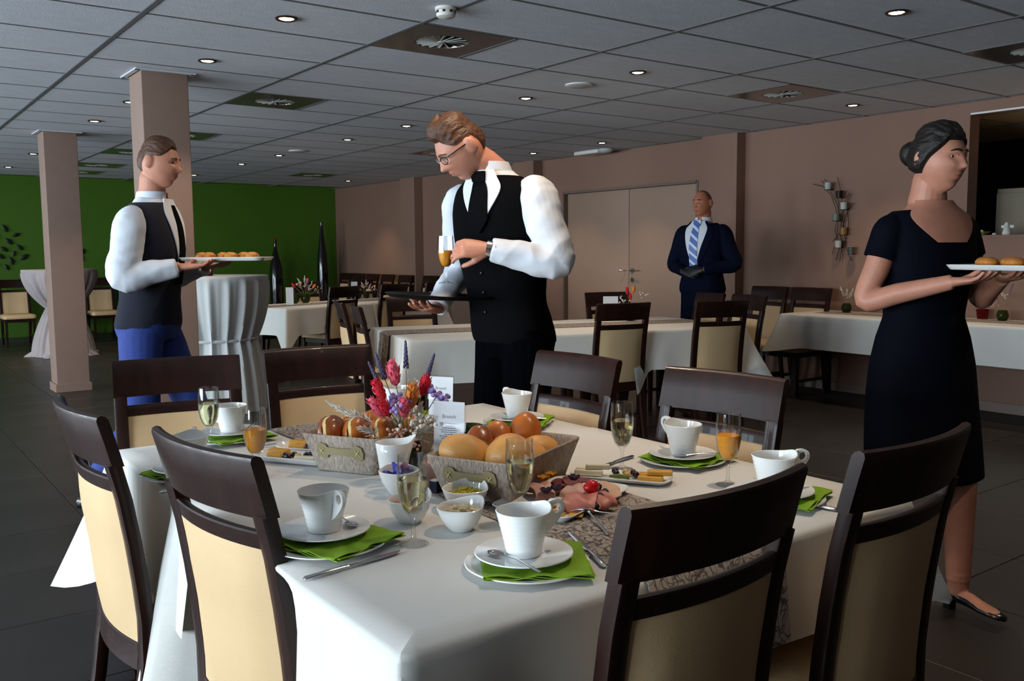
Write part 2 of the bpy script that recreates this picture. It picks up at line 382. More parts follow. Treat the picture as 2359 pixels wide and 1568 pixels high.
def diffuser(x, y, label):
    t = ent('air_diffuser', label, 'air vent', (x, y, H), group='ceiling air diffusers')
    mb = MB(); rs = []
    for (r, z) in ((.15, .0), (.15, .012)): pass
    n = 32; sq = []
    for k in range(n):
        a = 2 * PI * k / n; c, s_ = math.cos(a), math.sin(a); q = max(abs(c), abs(s_)); sq.append(V(.286 * c / q, .286 * s_ / q, -.002))
    rs = [[p + V(0, 0, .016) for p in sq], sq, [V(.15 * math.cos(2 * PI * k / n), .15 * math.sin(2 * PI * k / n), -.003) for k in range(n)], [V(.145 * math.cos(2 * PI * k / n), .145 * math.sin(2 * PI * k / n), .016) for k in range(n)]]
    mb.rings(rs, False, False).build('face_plate', M_panel, t, 30)
    MB().lathe([(.146, .014), (.001, .015)], 24, cap0=True, cap1=False).build('throat', mat('vent_throat', '#0b0b0b', .8, var=.1), t)
    vm = MB().box((.083, 0, .004), (.118, .03, .0025), Matrix.Rotation(R(28), 3, 'X')).mesh('vane', smooth=False); vm.materials.append(M_vane)
    for k in range(16): link('vane', vm, t, (0, 0, 0), 2 * PI * k / 16)
    MB().lathe([(.001, -.008), (.022, -.006), (.026, .006)], 16, cap0=False).build('hub', M_vane, t)
DL = ['above the leaning waiter', 'just right of the near pillar', 'third back in the pillar row', 'fourth back in the pillar row', 'second from the green wall', 'last before the green wall',
      'at the right picture edge', 'above the suited man', 'behind the leaning waiters head', 'in the taupe-wall row near the far corner']
for (x, y), l_ in zip(DIFF, DL): diffuser(x, y, 'square ceiling air diffuser with radial vanes, ' + l_)
sm = ent('smoke_detector', 'white round smoke detector on the ceiling near the upper edge', 'smoke detector', (*onZ(1027, 18, H)[:2], H))
MB().lathe([(.05, 0), (.052, -.012), (.046, -.016)], 28, cap0=True, cap1=True).build('base', M_paintw, sm)
MB().lathe([(.044, -.016), (.044, -.026), (.047, -.028), (.043, -.042), (.03, -.047), (.001, -.048)], 28, cap1=False).build('cap', M_paintw, sm)
for k in range(8):
    a = k * PI / 4; MB().box((.0455 * math.cos(a), .0455 * math.sin(a), -.022), (.004, .012, .009), Matrix.Rotation(a, 3, 'Z')).build('slot', M_blackm, sm, smooth=False)
for (px, py, lab) in ((1335, 195, 'flat white round ceiling speaker between two lit spotlights'), (686, 347, 'small far white round ceiling sensor above the green wall')):
    p = onZ(px, py, H); s_ = ent('ceiling_speaker', lab, 'speaker', (p.x, p.y, H), group='round ceiling discs')
    MB().lathe([(.1, 0), (.1, -.008), (.085, -.012)], 30).build('rim', M_paintw, s_)
    MB().lathe([(.082, -.011), (.07, -.016), (.001, -.018)], 30, cap1=False).build('grille', M_vane, s_)
p = onZ(1360, 348, H); em = ent('emergency_light', 'long white emergency light on the ceiling above the double door', 'emergency light', (7.05, 3.3, H))
rrbox(.16, .42, .04, .02, .006, None, (0, .1, -.04)).build('housing', M_paintw, em)
MB().ell((0, -.17, -.012), (.08, .09, .035), None, 20, 8).build('lens', mat('frosted_lens', '#b9bcb8', .3, var=.03), em)
# ------------------------------------------------------------------ chairs
PP = [(0, -.075), (.2, -.025), (.36, 0), (.46, 0), (.6, -.012), (.75, -.035), (.85, -.058), (.95, -.085)]
def py_(z):
    for (a, b), (c, d) in zip(PP, PP[1:]):
        if z <= c: return b + (d - b) * (z - a) / (c - a)
    return PP[-1][1]
def bow(x): return -.03 * (1 - (x / .205) ** 2)
def rail(z0, z1, hw, th, r=.01):
    prof = [(th / 2, z0), (th / 2, (z0 + z1) / 2), (th / 2, z1 - r), (th * .35, z1 - r * .3), (0, z1), (-th * .35, z1 - r * .3), (-th / 2, z1 - r), (-th / 2, (z0 + z1) / 2), (-th / 2, z0)]
    rs = []
    for k in range(13):
        x = -hw + 2 * hw * k / 12
        rs.append([V(x, py_(z) + dy + bow(x), z) for dy, z in prof])
    return MB().rings(rs)
def make_chair():
    t = ent('dining_chair', 'x', 'chair')
    for s in (-1, 1):
        rs = []
        for z in (0, .1, .2, .3, .36, .46, .55, .65, .75, .836):
            hw = .0205 if z > .3 else .016 + .004 * z / .3; x = s * (.176 + .009 * min(1, z / .4))
            rs.append([V(x + p[0], py_(z) + p[1] + bow(x) * (1 if z > .3 else z / .3), z) for p in rr_outline(2 * hw, .032, .006, 2)])
        MB().rings(rs).build('rear_leg', M_wood, t)
        MB().box((s * .178, .385, .2), (.036, .036, .40), Matrix.Rotation(PI, 3, 'X'), .75).build('front_leg', M_wood, t, smooth=False)
        MB().box((s * .178, .19, .14), (.018, .38, .026)).build('stretcher', M_wood, t, smooth=False)
    rail(.832, .952, .206, .026, .012).build('top_rail', M_wood, t)
    rail(.768, .803, .168, .02, .005).build('back_rail', M_wood, t)
    rail(.335, .402, .166, .022, .005).build('lower_rail', M_wood, t)
    rs = []
    for k in range(13):
        x = -.167 + .334 * k / 12; e = min(1, (k if k < 7 else 12 - k) / 2); ring = []
        for i in range(9): z = .400 + .37 * i / 8; ring.append(V(x, py_(z) + bow(x) - .008 - .012 * e * min(1, min(i, 8 - i) / 1.5), z))
        for i in range(8, -1, -1): z = .400 + .37 * i / 8; ring.append(V(x, py_(z) + bow(x) + .008 + .012 * e * min(1, min(i, 8 - i) / 1.5), z))
        rs.append(ring)
    MB().rings(rs).build('back_panel', M_cream, t)
    MB().box((0, .2, .375), (.37, .39, .05)).build('seat_apron', M_wood, t, smooth=False)
    rs = []
    for (ins, z) in ((.004, .40), (0, .412), (0, .436), (.012, .452), (.04, .462), (.1, .467)):
        rs.append([V(p[0], p[1] + .212, z) for p in rr_outline(.43 - 2 * ins, .42 - 2 * ins, max(.05 - ins, .012), 4)])
    MB().rings(rs).build('seat', M_cream, t)
    return t
proto = make_chair(); first = [True]
def chair(a, b, label, group, face=None, out=0.0):
    """a, b: left and right end of the top rail in the photograph's room (x, y); face: facing direction."""
    a = V(a[0], a[1], 0); b = V(b[0], b[1], 0); d = (b - a).normalized(); n = V(-d.y, d.x, 0)
    if n.dot(V(face[0], face[1], 0)) < 0: n = -n
    m = (a + b) / 2 + n * (.085 + .01 - out)
    o = proto if first[0] else copy_tree(proto); first[0] = False
    o.location = (m.x, m.y, 0); o.rotation_euler = (0, 0, math.atan2(n.y, n.x) - PI / 2)
    return tag(o, label, 'chair', group)
G1 = 'dining chairs round the laid breakfast table'
chair((.449, -2.734), (.505, -3.123), 'dark wood chair with bright cream back, nearest at the left of the laid table', G1, (1, 0))
chair((.370, -2.14), (.382, -2.508), 'dark wood chair with cream back beside the floor at the far left', G1, (1, 0))
chair((.669, -1.436), (1.058, -1.517), 'dark wood chair at the far side of the laid table, before the white-shirted waiter', G1, (0, -1))
chair((1.196, -1.429), (1.587, -1.477), 'dark wood chair at the far side, before the draped cocktail table', G1, (0, -1))
chair((1.971, -2.096), (1.981, -2.516), 'dark wood chair at the right side, touching the leaning waiter in view', G1, (-1, 0))
chair((1.992, -2.716), (2.03, -3.12), 'dark wood chair at the right side, behind the orange juice glass', G1, (-1, 0))
chair((.801, -3.77), (1.23, -3.76), 'near-black chair back in the foreground hiding the front edge of the table', G1, (0, 1))
chair((1.362, -3.769), (1.796, -3.747), 'near-black foreground chair farthest right, beside the womans leg', G1, (0, 1))
def pchair(px0, px1, y, label, group, face, X=None, Y=None, z=.952, y2=None):
    y2 = y if y2 is None else y2
    if X is not None: a = onX(px0, y, X); b = onX(px1, y2, X)
    elif Y is not None: a = onY(px0, y, Y); b = onY(px1, y2, Y)
    else: a = onZ(px0, y, z); b = onZ(px1, y2, z)
    return chair(a, b, label, group, face)
G2 = 'dining chairs round the second table'
chair((4.052, .014), (4.458, -.086), 'dark wood chair in front of the second table, left of the hanging cloth corner', G2, (.27, .96), .13)
chair((4.815, -.121), (5.198, -.252), 'dark wood chair in front of the second table, right of the hanging cloth corner', G2, (.27, .96), .25)
chair((5.06, 1.2), (5.43, 1.08), 'dark wood chair behind the menu card on the second table', G2, (-.27, -.96))
chair((5.84, .62), (5.73, .24), 'dark wood chair half hidden before the suited man at the second table end', G2, (-.96, .27))
chair((5.75, .16), (5.66, -.23), 'dark wood chair at the right end of the second table', G2, (-.96, .27))
chair((2.925, 1.62), (2.80, 1.24), 'dark wood chair seen side on at the left end of the second table, farther one', G2, (.96, -.27))
chair((2.80, 1.10), (2.67, .72), 'dark wood chair seen side on at the left end of the second table, nearer one', G2, (.96, -.27))
chair((3.45, 1.78), (3.84, 1.67), 'dark wood chair behind the waiters tray at the second table', G2, (-.27, -.96))
G3 = 'chairs standing along the taupe wall'
a = onX(1737, 654, 7.15); b = onX(1812, 656, 7.15); chair(a, (a.x, a.y - .41), 'dark wood chair against the taupe wall beside the pilaster', G3, (-1, 0))
a = onX(1830, 656, 7.15); chair(a, (a.x, a.y - .41), 'dark wood chair against the taupe wall at the end of the wall table', G3, (-1, 0))
for k, px in enumerate((799, 829, 861, 896, 937, 994)):
    a = onX(px, 630, 7.12); chair((7.12, a.y + .2), (7.12, a.y - .21), 'dark chair in the far row at the taupe wall, %s from the green wall' % ('first', 'second', 'third', 'fourth', 'fifth', 'last')[k], G3, (-1, 0))
G4 = 'chairs round the far tables'
chair((4.0, 4.35), (4.39, 4.46), 'dark chair seen from behind at the far table with dried flowers', G4, (-.26, .97), .25)
chair((4.72, 4.55), (5.11, 4.65), 'dark chair seen from behind beside the far green glass', G4, (-.26, .97), .25)
chair((3.55, 5.55), (3.93, 5.65), 'far chair facing us behind the dried flowers', G4, (.26, -.97))
chair((4.35, 5.78), (4.73, 5.88), 'far chair facing us, directly under the tall slim vase', G4, (.26, -.97))
chair((5.2, 6.0), (5.58, 6.1), 'far reddish chair facing us left of the tray', G4, (.26, -.97))
chair((5.55, 4.95), (5.94, 5.05), 'far dark chair from behind just left of the waiters sleeve', G4, (-.26, .97), .25)
G5 = 'chairs along the green wall'
for k, x in enumerate((1.78, 2.42, 2.95, 3.5)):
    chair((x, 10.45), (x + .4, 10.45), ('cream-backed chair below the leaf decoration on the green wall', 'cream-backed chair at the green wall hidden by the far pillar', 'cream-backed chair at the green wall between far pillar and waiter', 'cream-backed chair at the green wall behind the white-shirted waiter')[k], G5, (0, -1))
# ------------------------------------------------------------------ tables and cloths
def table(name, label, x0, x1, y0, y1, z, loc=(0, 0, 0), rz=0, group=None):
    t = ent(name, label, 'table', loc, rz, group)
    rrbox(x1 - x0, y1 - y0, .028, .004, .002, None, ((x0 + x1) / 2, (y0 + y1) / 2, z - .03)).build('table_top', M_wood, t)
    for x in (x0 + .06, x1 - .06):
        for y in (y0 + .06, y1 - .06): MB().box((x, y, (z - .03) / 2), (.055, .055, z - .03)).build('leg', M_wood, t, smooth=False)
    a = MB()
    for (cx, cy, dx, dy) in (((x0 + x1) / 2, y0 + .06, x1 - x0 - .14, .022), ((x0 + x1) / 2, y1 - .06, x1 - x0 - .14, .022), (x0 + .06, (y0 + y1) / 2, .022, y1 - y0 - .14), (x1 - .06, (y0 + y1) / 2, .022, y1 - y0 - .14)):
        MB().box((cx, cy, z - .07), (dx, dy, .075)).build('apron', M_wood, t, smooth=False)
    return t
def sstep_(a, b, x): u = min(max((x - a) / (b - a), 0), 1); return u * u * (3 - 2 * u)
def cloth(label, x0, x1, y0, y1, z, drops, loc=(0, 0, 0), rz=0, group=None, flare=.02, cone=None, m=None, seed=0, flat=(), push=None):
    """drops: west, east, south, north; cone: corner name -> (extra drop factor, outward reach, lean along edge)"""
    cone = cone or {}; r = .015; N_ = 44
    def sidepts(a, b, n): return [(a[0] + (b[0] - a[0]) * i / n, a[1] + (b[1] - a[1]) * i / n) for i in range(n)]
    P = []; C = {'sw': (x0, y0), 'se': (x1, y0), 'ne': (x1, y1), 'nw': (x0, y1)}
    seq = [('sw', 'se', 's', (0, -1)), ('se', 'ne', 'e', (1, 0)), ('ne', 'nw', 'n', (0, 1)), ('nw', 'sw', 'w', (-1, 0))]
    D = dict(zip('wesn', drops)); rng = random.Random(seed)
    per = []
    for (ca, cb, sd, nm) in seq:
        a, b = C[ca], C[cb]; Ln = math.hypot(b[0] - a[0], b[1] - a[1]); ph = rng.random() * 6
        n = max(24, int(Ln / .03))
        for i in range(n + 1):
            u = i / n; p = V(a[0] + (b[0] - a[0]) * u, a[1] + (b[1] - a[1]) * u, 0)
            per.append((p, V(nm[0], nm[1], 0), sd, u * Ln, (1 - u) * Ln, ca, cb, ph))
    rows = [0, .003, .01, .03, .08, .16, .26, .37, .48, .58, .68, .78, .88, 1.0]
    rs = [[] for _ in rows]
    for (p, nm, sd, s0, s1, ca, cb, ph) in per:
        drop = D[sd]
        tdir = V(-nm.y, nm.x, 0)                    # from ca to cb
        out = nm.copy(); bump = 0; ext = 0; lean = V(0, 0, 0)
        for (s, cn, sg) in ((s0, ca, -1), (s1, cb, 1)):
            cc = cone.get(cn, (.45, .10, .16)); k, reach, wd = cc[:3]; lf = cc[3] if len(cc) > 3 else 1.0
            if sd in flat: k = reach = 0
            q = max(0, 1 - s / wd); q2 = q * q * (3 - 2 * q)
            ext += k * q2; bump += reach * q ** 1.5
            diag = tdir * sg
            lean += diag * lf * reach * q ** 1.5
            out = out
            bump -= .35 * reach * math.exp(-((s - wd * 1.05) / (wd * .45)) ** 2) * .6
        for j, t in enumerate(rows):
            dz = drop * (1 + ext) * t
            if sd in flat or drop < .01: dz = 0.0005 * t
            wav = .006 * math.sin(s0 * 9 + ph) * t + .003 * math.sin(s0 * 23 + ph * 2) * t
            q = p + nm * (min(1, t / .03) * .006 + flare * t + wav + max(bump, -.02) * t ** 1.1) + lean * t ** 1.1
            if push and sd == push[0]:
                g_ = sstep_(push[1] - .08, push[1] + .02, s0) * (1 - sstep_(push[2] - .02, push[2] + .08, s0)); q -= nm * push[3] * g_ * min(1, t * 2.2)
            if j < 2: i_ = (.06, .004)[j]; q = V(min(max(p.x, x0 + i_), x1 - i_), min(max(p.y, y0 + i_), y1 - i_), 0)
            q.z = z + (.001 if j < 2 else -dz)
            rs[j].append(q)
    mb = MB().rings(rs, False, False)
    b = len(mb.v); n = len(rs[0]); c = [V((x0 + x1) / 2, (y0 + y1) / 2, z + .001)]
    mb.add(c, []); 
    for i in range(n): mb.f.append((b, i, (i + 1) % n))
    o = mb.build('tablecloth', m or M_cloth, None, 70, loc=loc, rz=rz)
    return tag(o, label, 'tablecloth', group)
TZ = .742
table('breakfast_table', 'dark wood table under the white cloth of the laid breakfast', .58, 1.82, -2.72, -1.92, TZ, group='tables pushed together under the breakfast')
table('breakfast_table', 'dark wood table nearest the foreground chairs, under the front white cloth', .58, 1.82, -3.55, -2.74, TZ, group='tables pushed together under the breakfast')
cloth('white linen cloth over the back half of the laid breakfast table', .55, 1.85, -2.63, -1.9, TZ + .001, (.30, .28, .2, .30), cone={'nw': (.35, .13, .22), 'ne': (.3, .08, .16), 'sw': (.0, 0, .05), 'se': (0, 0, .05)}, seed=1, flat=('s',))
cloth('white linen cloth over the front half of the laid breakfast table', .547, 1.853, -3.58, -2.54, TZ + .003, (.31, .22, .20, .004), cone={'nw': (.8, .10, .16, .35), 'sw': (.5, .08, .2), 'se': (.12, .06, .15), 'ne': (.5, .08, .16, .3)}, seed=2, flat=('n',), push=('w', .10, .62, .13))
# runner with dark fibre mesh
def runner_mat():
    m = bpy.data.materials.new('fibre_mesh_runner'); m.use_nodes = True; nt = m.node_tree; N = nt.nodes; L = nt.links; b = N['Principled BSDF']
    tc = N.new('ShaderNodeTexCoord'); f = None
    for k, (sc_, dist, off) in enumerate(((10, 8, 0), (14, 9, 3.1), (8, 10, 7.7))):
        mp = N.new('ShaderNodeMapping'); mp.inputs['Location'].default_value = (off, off * 2, 0); mp.inputs['Rotation'].default_value = (0, 0, k * 1.1)
        wv = N.new('ShaderNodeTexWave'); wv.inputs['Scale'].default_value = sc_; wv.inputs['Distortion'].default_value = dist * 2; wv.inputs['Detail'].default_value = 2; wv.inputs['Detail Scale'].default_value = 1.6
        rp = N.new('ShaderNodeValToRGB'); rp.color_ramp.elements[0].position = .0; rp.color_ramp.elements[1].position = .12
        rp.color_ramp.elements[0].color = (.1, .1, .1, 1); rp.color_ramp.elements[1].color = (1, 1, 1, 1)
        L.new(tc.outputs['Object'], mp.inputs[0]); L.new(mp.outputs[0], wv.inputs['Vector']); L.new(wv.outputs['Fac'], rp.inputs[0])
        if f is None: f = rp.outputs[0]
        else:
            mx = N.new('ShaderNodeMix'); mx.data_type = 'RGBA'; mx.blend_type = 'MULTIPLY'; mx.inputs[0].default_value = .85
            L.new(f, mx.inputs[6]); L.new(rp.outputs[0], mx.inputs[7]); f = mx.outputs[2]
    mc = N.new('ShaderNodeMix'); mc.data_type = 'RGBA'; mc.inputs[6].default_value = (*srgb('#3f3733'), 1); mc.inputs[7].default_value = (*srgb('#a1968c'), 1)
    L.new(f, mc.inputs[0]); L.new(mc.outputs[2], b.inputs['Base Color']); b.inputs['Roughness'].default_value = .9
    return m
M_run = runner_mat()
def runner(label, pts, wdir, w, group='fibre table runners', loc=(0, 0, 0), rz=0):
    pts = [V(*p) for p in pts]; wd = V(*wdir)
    n = len(pts) - 1
    def fn(u, v):
        k = min(int(v * n), n - 1); q = pts[k].lerp(pts[k + 1], v * n - k); return q + wd * (u - .5) * w
    return tag(MB().sheet(fn, 8, n, .0015).build('table_runner', M_run, None, 60, loc=loc, rz=rz), label, 'table runner', group)
zr = TZ + .0065
runner('brown fibre runner lying under the bread baskets of the laid table', [(1.20, -1.865, .50), (1.20, -1.870, .60), (1.20, -1.880, .70), (1.20, -1.888, .738), (1.20, -1.905, zr), (1.20, -2.4, zr), (1.20, -3.0, zr), (1.20, -3.57, zr), (1.20, -3.592, zr - .006), (1.20, -3.603, .70), (1.20, -3.612, .62), (1.20, -3.62, .555)], (1, 0, 0), .36)
# second table: two units side by side, turned
A2 = (2.84, .37, 0); r2 = R(-16)
Gt = 'second pair of tables'
table('dining_table', 'dark wood table left half of the second table behind the waiter', .03, 1.62, .03, 1.12, TZ, A2, r2, Gt)
table('dining_table', 'dark wood table right half of the second table before the suited man', 1.67, 2.50, .03, 1.12, TZ, A2, r2, Gt)
cloth('white cloth on the left half of the second table behind the waiter', 0, 1.68, 0, 1.15, TZ, (.28, .002, .29, .3), A2, r2, cone={'sw': (.45, .14, .2), 'nw': (.3, .08, .18), 'se': (0, 0, .05), 'ne': (0, 0, .05)}, seed=3, flat=('e',))
cloth('white cloth on the right half of the second table with a hanging corner', 1.60, 2.53, -.004, 1.154, TZ + .002, (.002, .27, .28, .3), A2, r2, cone={'sw': (.55, .09, .15, .25), 'se': (.45, .14, .24), 'ne': (.3, .1, .2), 'nw': (.3, .05, .1)}, seed=4, flat=('w',))
z2 = TZ + .005
runner('brown fibre runner along the second table hanging over its left end', [(-.05, .62, .48), (-.038, .62, .58), (-.026, .62, .68), (-.02, .62, .735), (.012, .62, z2), (.8, .62, z2), (1.6, .62, z2), (2.5, .62, z2)], (0, 1, 0), .3, loc=A2, rz=r2)
# third table far back
A3 = (3.57, 4.11, 0); r3 = R(15)
Gt3 = 'far pair of tables'
table('dining_table', 'dark far table left half under cloth below the dried flowers', .03, 1.2, .03, .82, TZ, A3, r3, Gt3)
table('dining_table', 'dark far table right half under cloth left of the waiters tray', 1.26, 2.3, .03, .82, TZ, A3, r3, Gt3)
cloth('white cloth on the far table below the dried flowers', 0, 1.24, 0, .85, TZ, (.28, .002, .28, .3), A3, r3, cone={'sw': (.5, .1, .18), 'nw': (.3, .08, .18), 'se': (0, 0, .05), 'ne': (0, 0, .05)}, seed=5, flat=('e',))
cloth('white cloth on the far table right half, beside the waiters tray', 1.20, 2.33, -.004, .854, TZ + .002, (.002, .27, .28, .3), A3, r3, cone={'sw': (.5, .08, .14, .25), 'se': (.4, .1, .2), 'ne': (.3, .1, .2), 'nw': (0, 0, .05)}, seed=6, flat=('w',))
runner('brown fibre runner on the far table below the dried flowers', [(.05, .5, z2), (.8, .5, z2), (1.6, .5, z2), (2.3, .5, z2)], (0, 1, 0), .28, loc=A3, rz=r3)
# wall table under the hatch
table('wall_table', 'long dark wood table against the taupe wall under the hatch', 6.64, 7.24, -3.2, .33, TZ)
cloth('white cloth over the long table at the taupe wall', 6.61, 7.262, -3.23, .36, TZ, (.29, .01, .3, .3), cone={'nw': (.15, .10, .25), 'sw': (.3, .1, .2), 'ne': (0, 0, .05), 'se': (0, 0, .05)}, seed=7, flat=('e',))
runner('dark fibre runner along the wall table under the red candle glass', [(7.02, .2, TZ + .003), (7.02, -1, TZ + .003), (7.02, -2, TZ + .003), (7.02, -3.1, TZ + .003)], (1, 0, 0), .3)
# ------------------------------------------------------------------ cocktail tables with tied covers
def cocktail(loc, label, lab2, zt, rtop, rw, zw, rb, m, nf, seed, pool=0):
    t = ent('cocktail_table', label, 'table', loc, group='draped cocktail tables')
    MB().lathe([(rtop - .01, zt - .03), (rtop - .008, zt - .006), (rtop - .016, zt - .004)], 40).build('table_top', M_paintw, t)
    MB().lathe([(.03, .02), (.03, zt - .03)], 16).build('pole', M_steel, t)
    MB().lathe([(.2, .002), (.2, .012), (.04, .025)], 32).build('foot_plate', M_steel, t)
    rng = random.Random(seed); ph = [rng.random() * 6 for _ in range(6)]
    prof = []
    for i in range(41):
        z = zt - (zt - .004) * i / 40
        if z > zw: u = (zt - z) / (zt - zw); rr = rtop + (rw - rtop) * (u ** 2.0); am = .004 + .022 * u ** .6 if z < zt - .05 else .0005
        else: u = (zw - z) / zw; rr = rw + (rb - rw) * (1 - (1 - u) ** 1.7); am = .022 * (1 - u) + .02 * u
        prof.append((rr, z, am))
    rs = [[V(0 + .01 * math.cos(2 * PI * j / 180), .01 * math.sin(2 * PI * j / 180), zt + .001) for j in range(180)], [V((rtop - .004) * math.cos(2 * PI * j / 180), (rtop - .004) * math.sin(2 * PI * j / 180), zt + .001) for j in range(180)]]
    for (rr, z, am) in prof:
        ring = []
        for j in range(180):
            a = 2 * PI * j / 180; f = math.sin(nf * a + ph[0] + .8 * math.sin(3 * a + ph[1])) + .45 * math.sin((2 * nf + 1) * a + ph[2])
            r_ = rr + am * f
            if pool and z < .06: r_ += pool * (1 + math.sin(5 * a + ph[3])) * (1 - z / .06)
            ring.append(V(r_ * math.cos(a), r_ * math.sin(a), z))
        rs.append(ring)
    c = MB().rings(rs, True, False).build('table_cover', m, None, 80, loc=loc); tag(c, lab2, 'table cover', 'draped cocktail table covers')
    MB().lathe([(rw + .024, zw - .012), (rw + .032, zw), (rw + .024, zw + .012)], 48, cap0=False, cap1=False).build('tie_band', m, c)
M_cover = mat('white_stretch_cover', '#c2c4c3', .75, var=.03, bump=.1, bscale=200)
M_cover2 = mat('grey_stretch_cover', '#a79c9c', .8, var=.05, bump=.1, bscale=200)
cocktail((2.44, 2.92, 0), 'round cocktail table hidden under the white tied cover', 'white gathered cover tied at the waist, on the near cocktail table', 1.125, .45, .32, .60, .40, M_cover, 19, 3)
cocktail((2.25, 8.4, 0), 'round cocktail table hidden under the grey tied cover at the green wall', 'grey gathered cover on the cocktail table behind the far pillar', 1.12, .45, .16, .62, .36, M_cover2, 15, 5, .06)
# ------------------------------------------------------------------ tableware
T = TZ + .0045                               # top of the cloth on the laid table
def flute_mesh():
    out = [(.001, 0), (.028, .0), (.029, .0015), (.026, .003), (.012, .006), (.0055, .011), (.0042, .02), (.0042, .046), (.006, .054), (.012, .060), (.019, .070), (.0255, .088), (.0285, .105), (.0298, .122), (.0296, .14), (.0287, .158), (.0280, .174)]
    inn = [(.0272, .1745), (.0278, .158), (.0286, .14), (.0288, .122), (.0275, .105), (.0244, .088), (.0178, .070), (.0105, .0625), (.001, .0605)]
    me = MB().lathe(out + inn, 40, cap0=False, cap1=False).mesh('flute', 50); me.materials.append(M_glass); return me
ME_fl = flute_mesh()
def liquid(top):
    pr = [(.001, .061), (.0100, .063), (.0174, .0705), (.0241, .088), (.0273, .105), (.0286, .122), (.0284, .14), (.0276, .158)]
    pr = [p for p in pr if p[1] < top - .002]; pr.append((.0284, top)); pr.append((.001, top))
    return MB().lathe(pr, 40, cap0=False, cap1=False)
M_wine = mat('sparkling_wine', '#efe3b0', .02, trans=1.0, ior=1.33, var=.01)
M_oj = mat('orange_juice', '#e8930c', .35, var=.03, sub=.1)
me_w = liquid(.128).mesh('wine'); me_w.materials.append(M_wine); me_o = liquid(.122).mesh('juice'); me_o.materials.append(M_oj)
def flute(x, y, kind, label, z=None, rot=None):
    t = ent('champagne_flute', label, 'glass', (x, y, T if z is None else z), group='flutes with %s' % ('sparkling wine' if kind == 'w' else 'orange juice'))
    link('flute_glass', ME_fl, t); link('sparkling_wine' if kind == 'w' else 'orange_juice', me_w if kind == 'w' else me_o, t)
    if rot: t.rotation_euler = rot
    return t
def cup_mesh():
    mb = MB(); pr = [(.001, .004), (.024, .0035), (.0285, .0), (.031, .001), (.0335, .012)]
    for i in range(1, 25):
        z = .012 + .068 * i / 24; pr.append((.0335 + .0165 * ((z - .012) / .068) ** 1.1 + .0005 * math.sin(i * 2.2), z))
    pr += [(.049, .0812), (.0475, .0805), (.044, .06), (.036, .025), (.029, .0085), (.001, .0075)]
    def fn(p, a):                              # rim swept up towards the handle side
        k = max(0, math.cos(a)) ** 6 * max(0, (p.z - .03) / .05) ** 2; return V(p.x, p.y, p.z + .008 * k)
    mb.lathe(pr, 48, cap0=False, cap1=False, fn=fn)
    n = 28; out = []; hole = []
    oc = [(.036, .028), (.044, .045), (.047, .07), (.046, .085), (.056, .091), (.068, .092), (.079, .088), (.0845, .08), (.084, .070), (.078, .060), (.068, .050), (.056, .040), (.046, .032)]
    def samp(poly, n):
        Ls = [math.dist(poly[i], poly[(i + 1) % len(poly)]) for i in range(len(poly))]; tot = sum(Ls); r_ = []
        for k in range(n):
            d = tot * k / n; i = 0
            while d > Ls[i]: d -= Ls[i]; i += 1
            a, b = poly[i], poly[(i + 1) % len(poly)]; r_.append((a[0] + (b[0] - a[0]) * d / Ls[i], a[1] + (b[1] - a[1]) * d / Ls[i]))
        return r_
    out = samp(oc, n); hc = (.068, .075); a0 = math.atan2(out[0][1] - hc[1], out[0][0] - hc[0])
    # order hole points by the angle of the outline points
    hole = [(hc[0] + .0095 * math.cos(math.atan2(p[1] - hc[1], p[0] - hc[0])), hc[1] + .0095 * math.sin(math.atan2(p[1] - hc[1], p[0] - hc[0]))) for p in out]
    mb.plate2(out, hole, .007, Matrix(((1, 0, 0), (0, 0, 1), (0, 1, 0))))
    me = mb.mesh('cup', 40); me.materials.append(M_white); return me
ME_cup = cup_mesh()
def dish_mesh(r, h, well):
    pr = [(.001, .002), (well, .002), (well + .004, .0), (well + .008, .002), (r * .85, h * .6), (r, h), (r - .001, h + .002), (r * .85, h * .6 + .0035), (well + .008, .0045), (well, .0042)]
    for k in range(6): pr.append((well * (1 - k / 6.5), .0042 + .0006 * (k % 2)))
    pr.append((.001, .0042)); me = MB().lathe(pr, 56, cap0=False, cap1=False).mesh('dish', 50); me.materials.append(M_white); return me
ME_plate = dish_mesh(.112, .011, .062); ME_sauc = dish_mesh(.0885, .009, .035)
def napkin_mesh(seed):
    rng = random.Random(seed); mb = MB()
    for k, (s, z, a) in enumerate(((.188, .0, 0), (.186, .0022, .04), (.183, .0044, -.03))):
        ph = rng.random() * 6; Rm = Matrix.Rotation(a, 3, 'Z')
        def fn(u, v, s=s, z=z, ph=ph, Rm=Rm):
            p = Rm @ V((u - .5) * s, (v - .5) * s, 0); d = max(abs(u - .5), abs(v - .5)) * 2
            p.z = z + .0045 * d * d + .0022 * d * math.sin(9 * math.atan2(v - .5, u - .5) + ph); return p
        mb.sheet(fn, 14, 14, .0012)
    me = mb.mesh('napkin', 60); me.materials.append(M_green); return me
ME_nap = [napkin_mesh(s) for s in range(3)]
def spoon_mesh(L_=.125):
    def fn(p, d):
        k = 1; return V(p.x, p.y, (p.z if p.z < 0 else -p.z * .55))
    mb = MB().ell((.0, 0, .004), (.019, .0125, .0045), None, 18, 8, fn)
    mb.tube([(.016, 0, .004), (.03, 0, .006), (.06, 0, .009), (L_ - .02, 0, .006), (L_, 0, .005)], [.0035, .0022, .0025, .004, .003], 8, .45, (0, 0, 1))
    me = mb.mesh('spoon', 60); me.materials.append(M_steel); return me
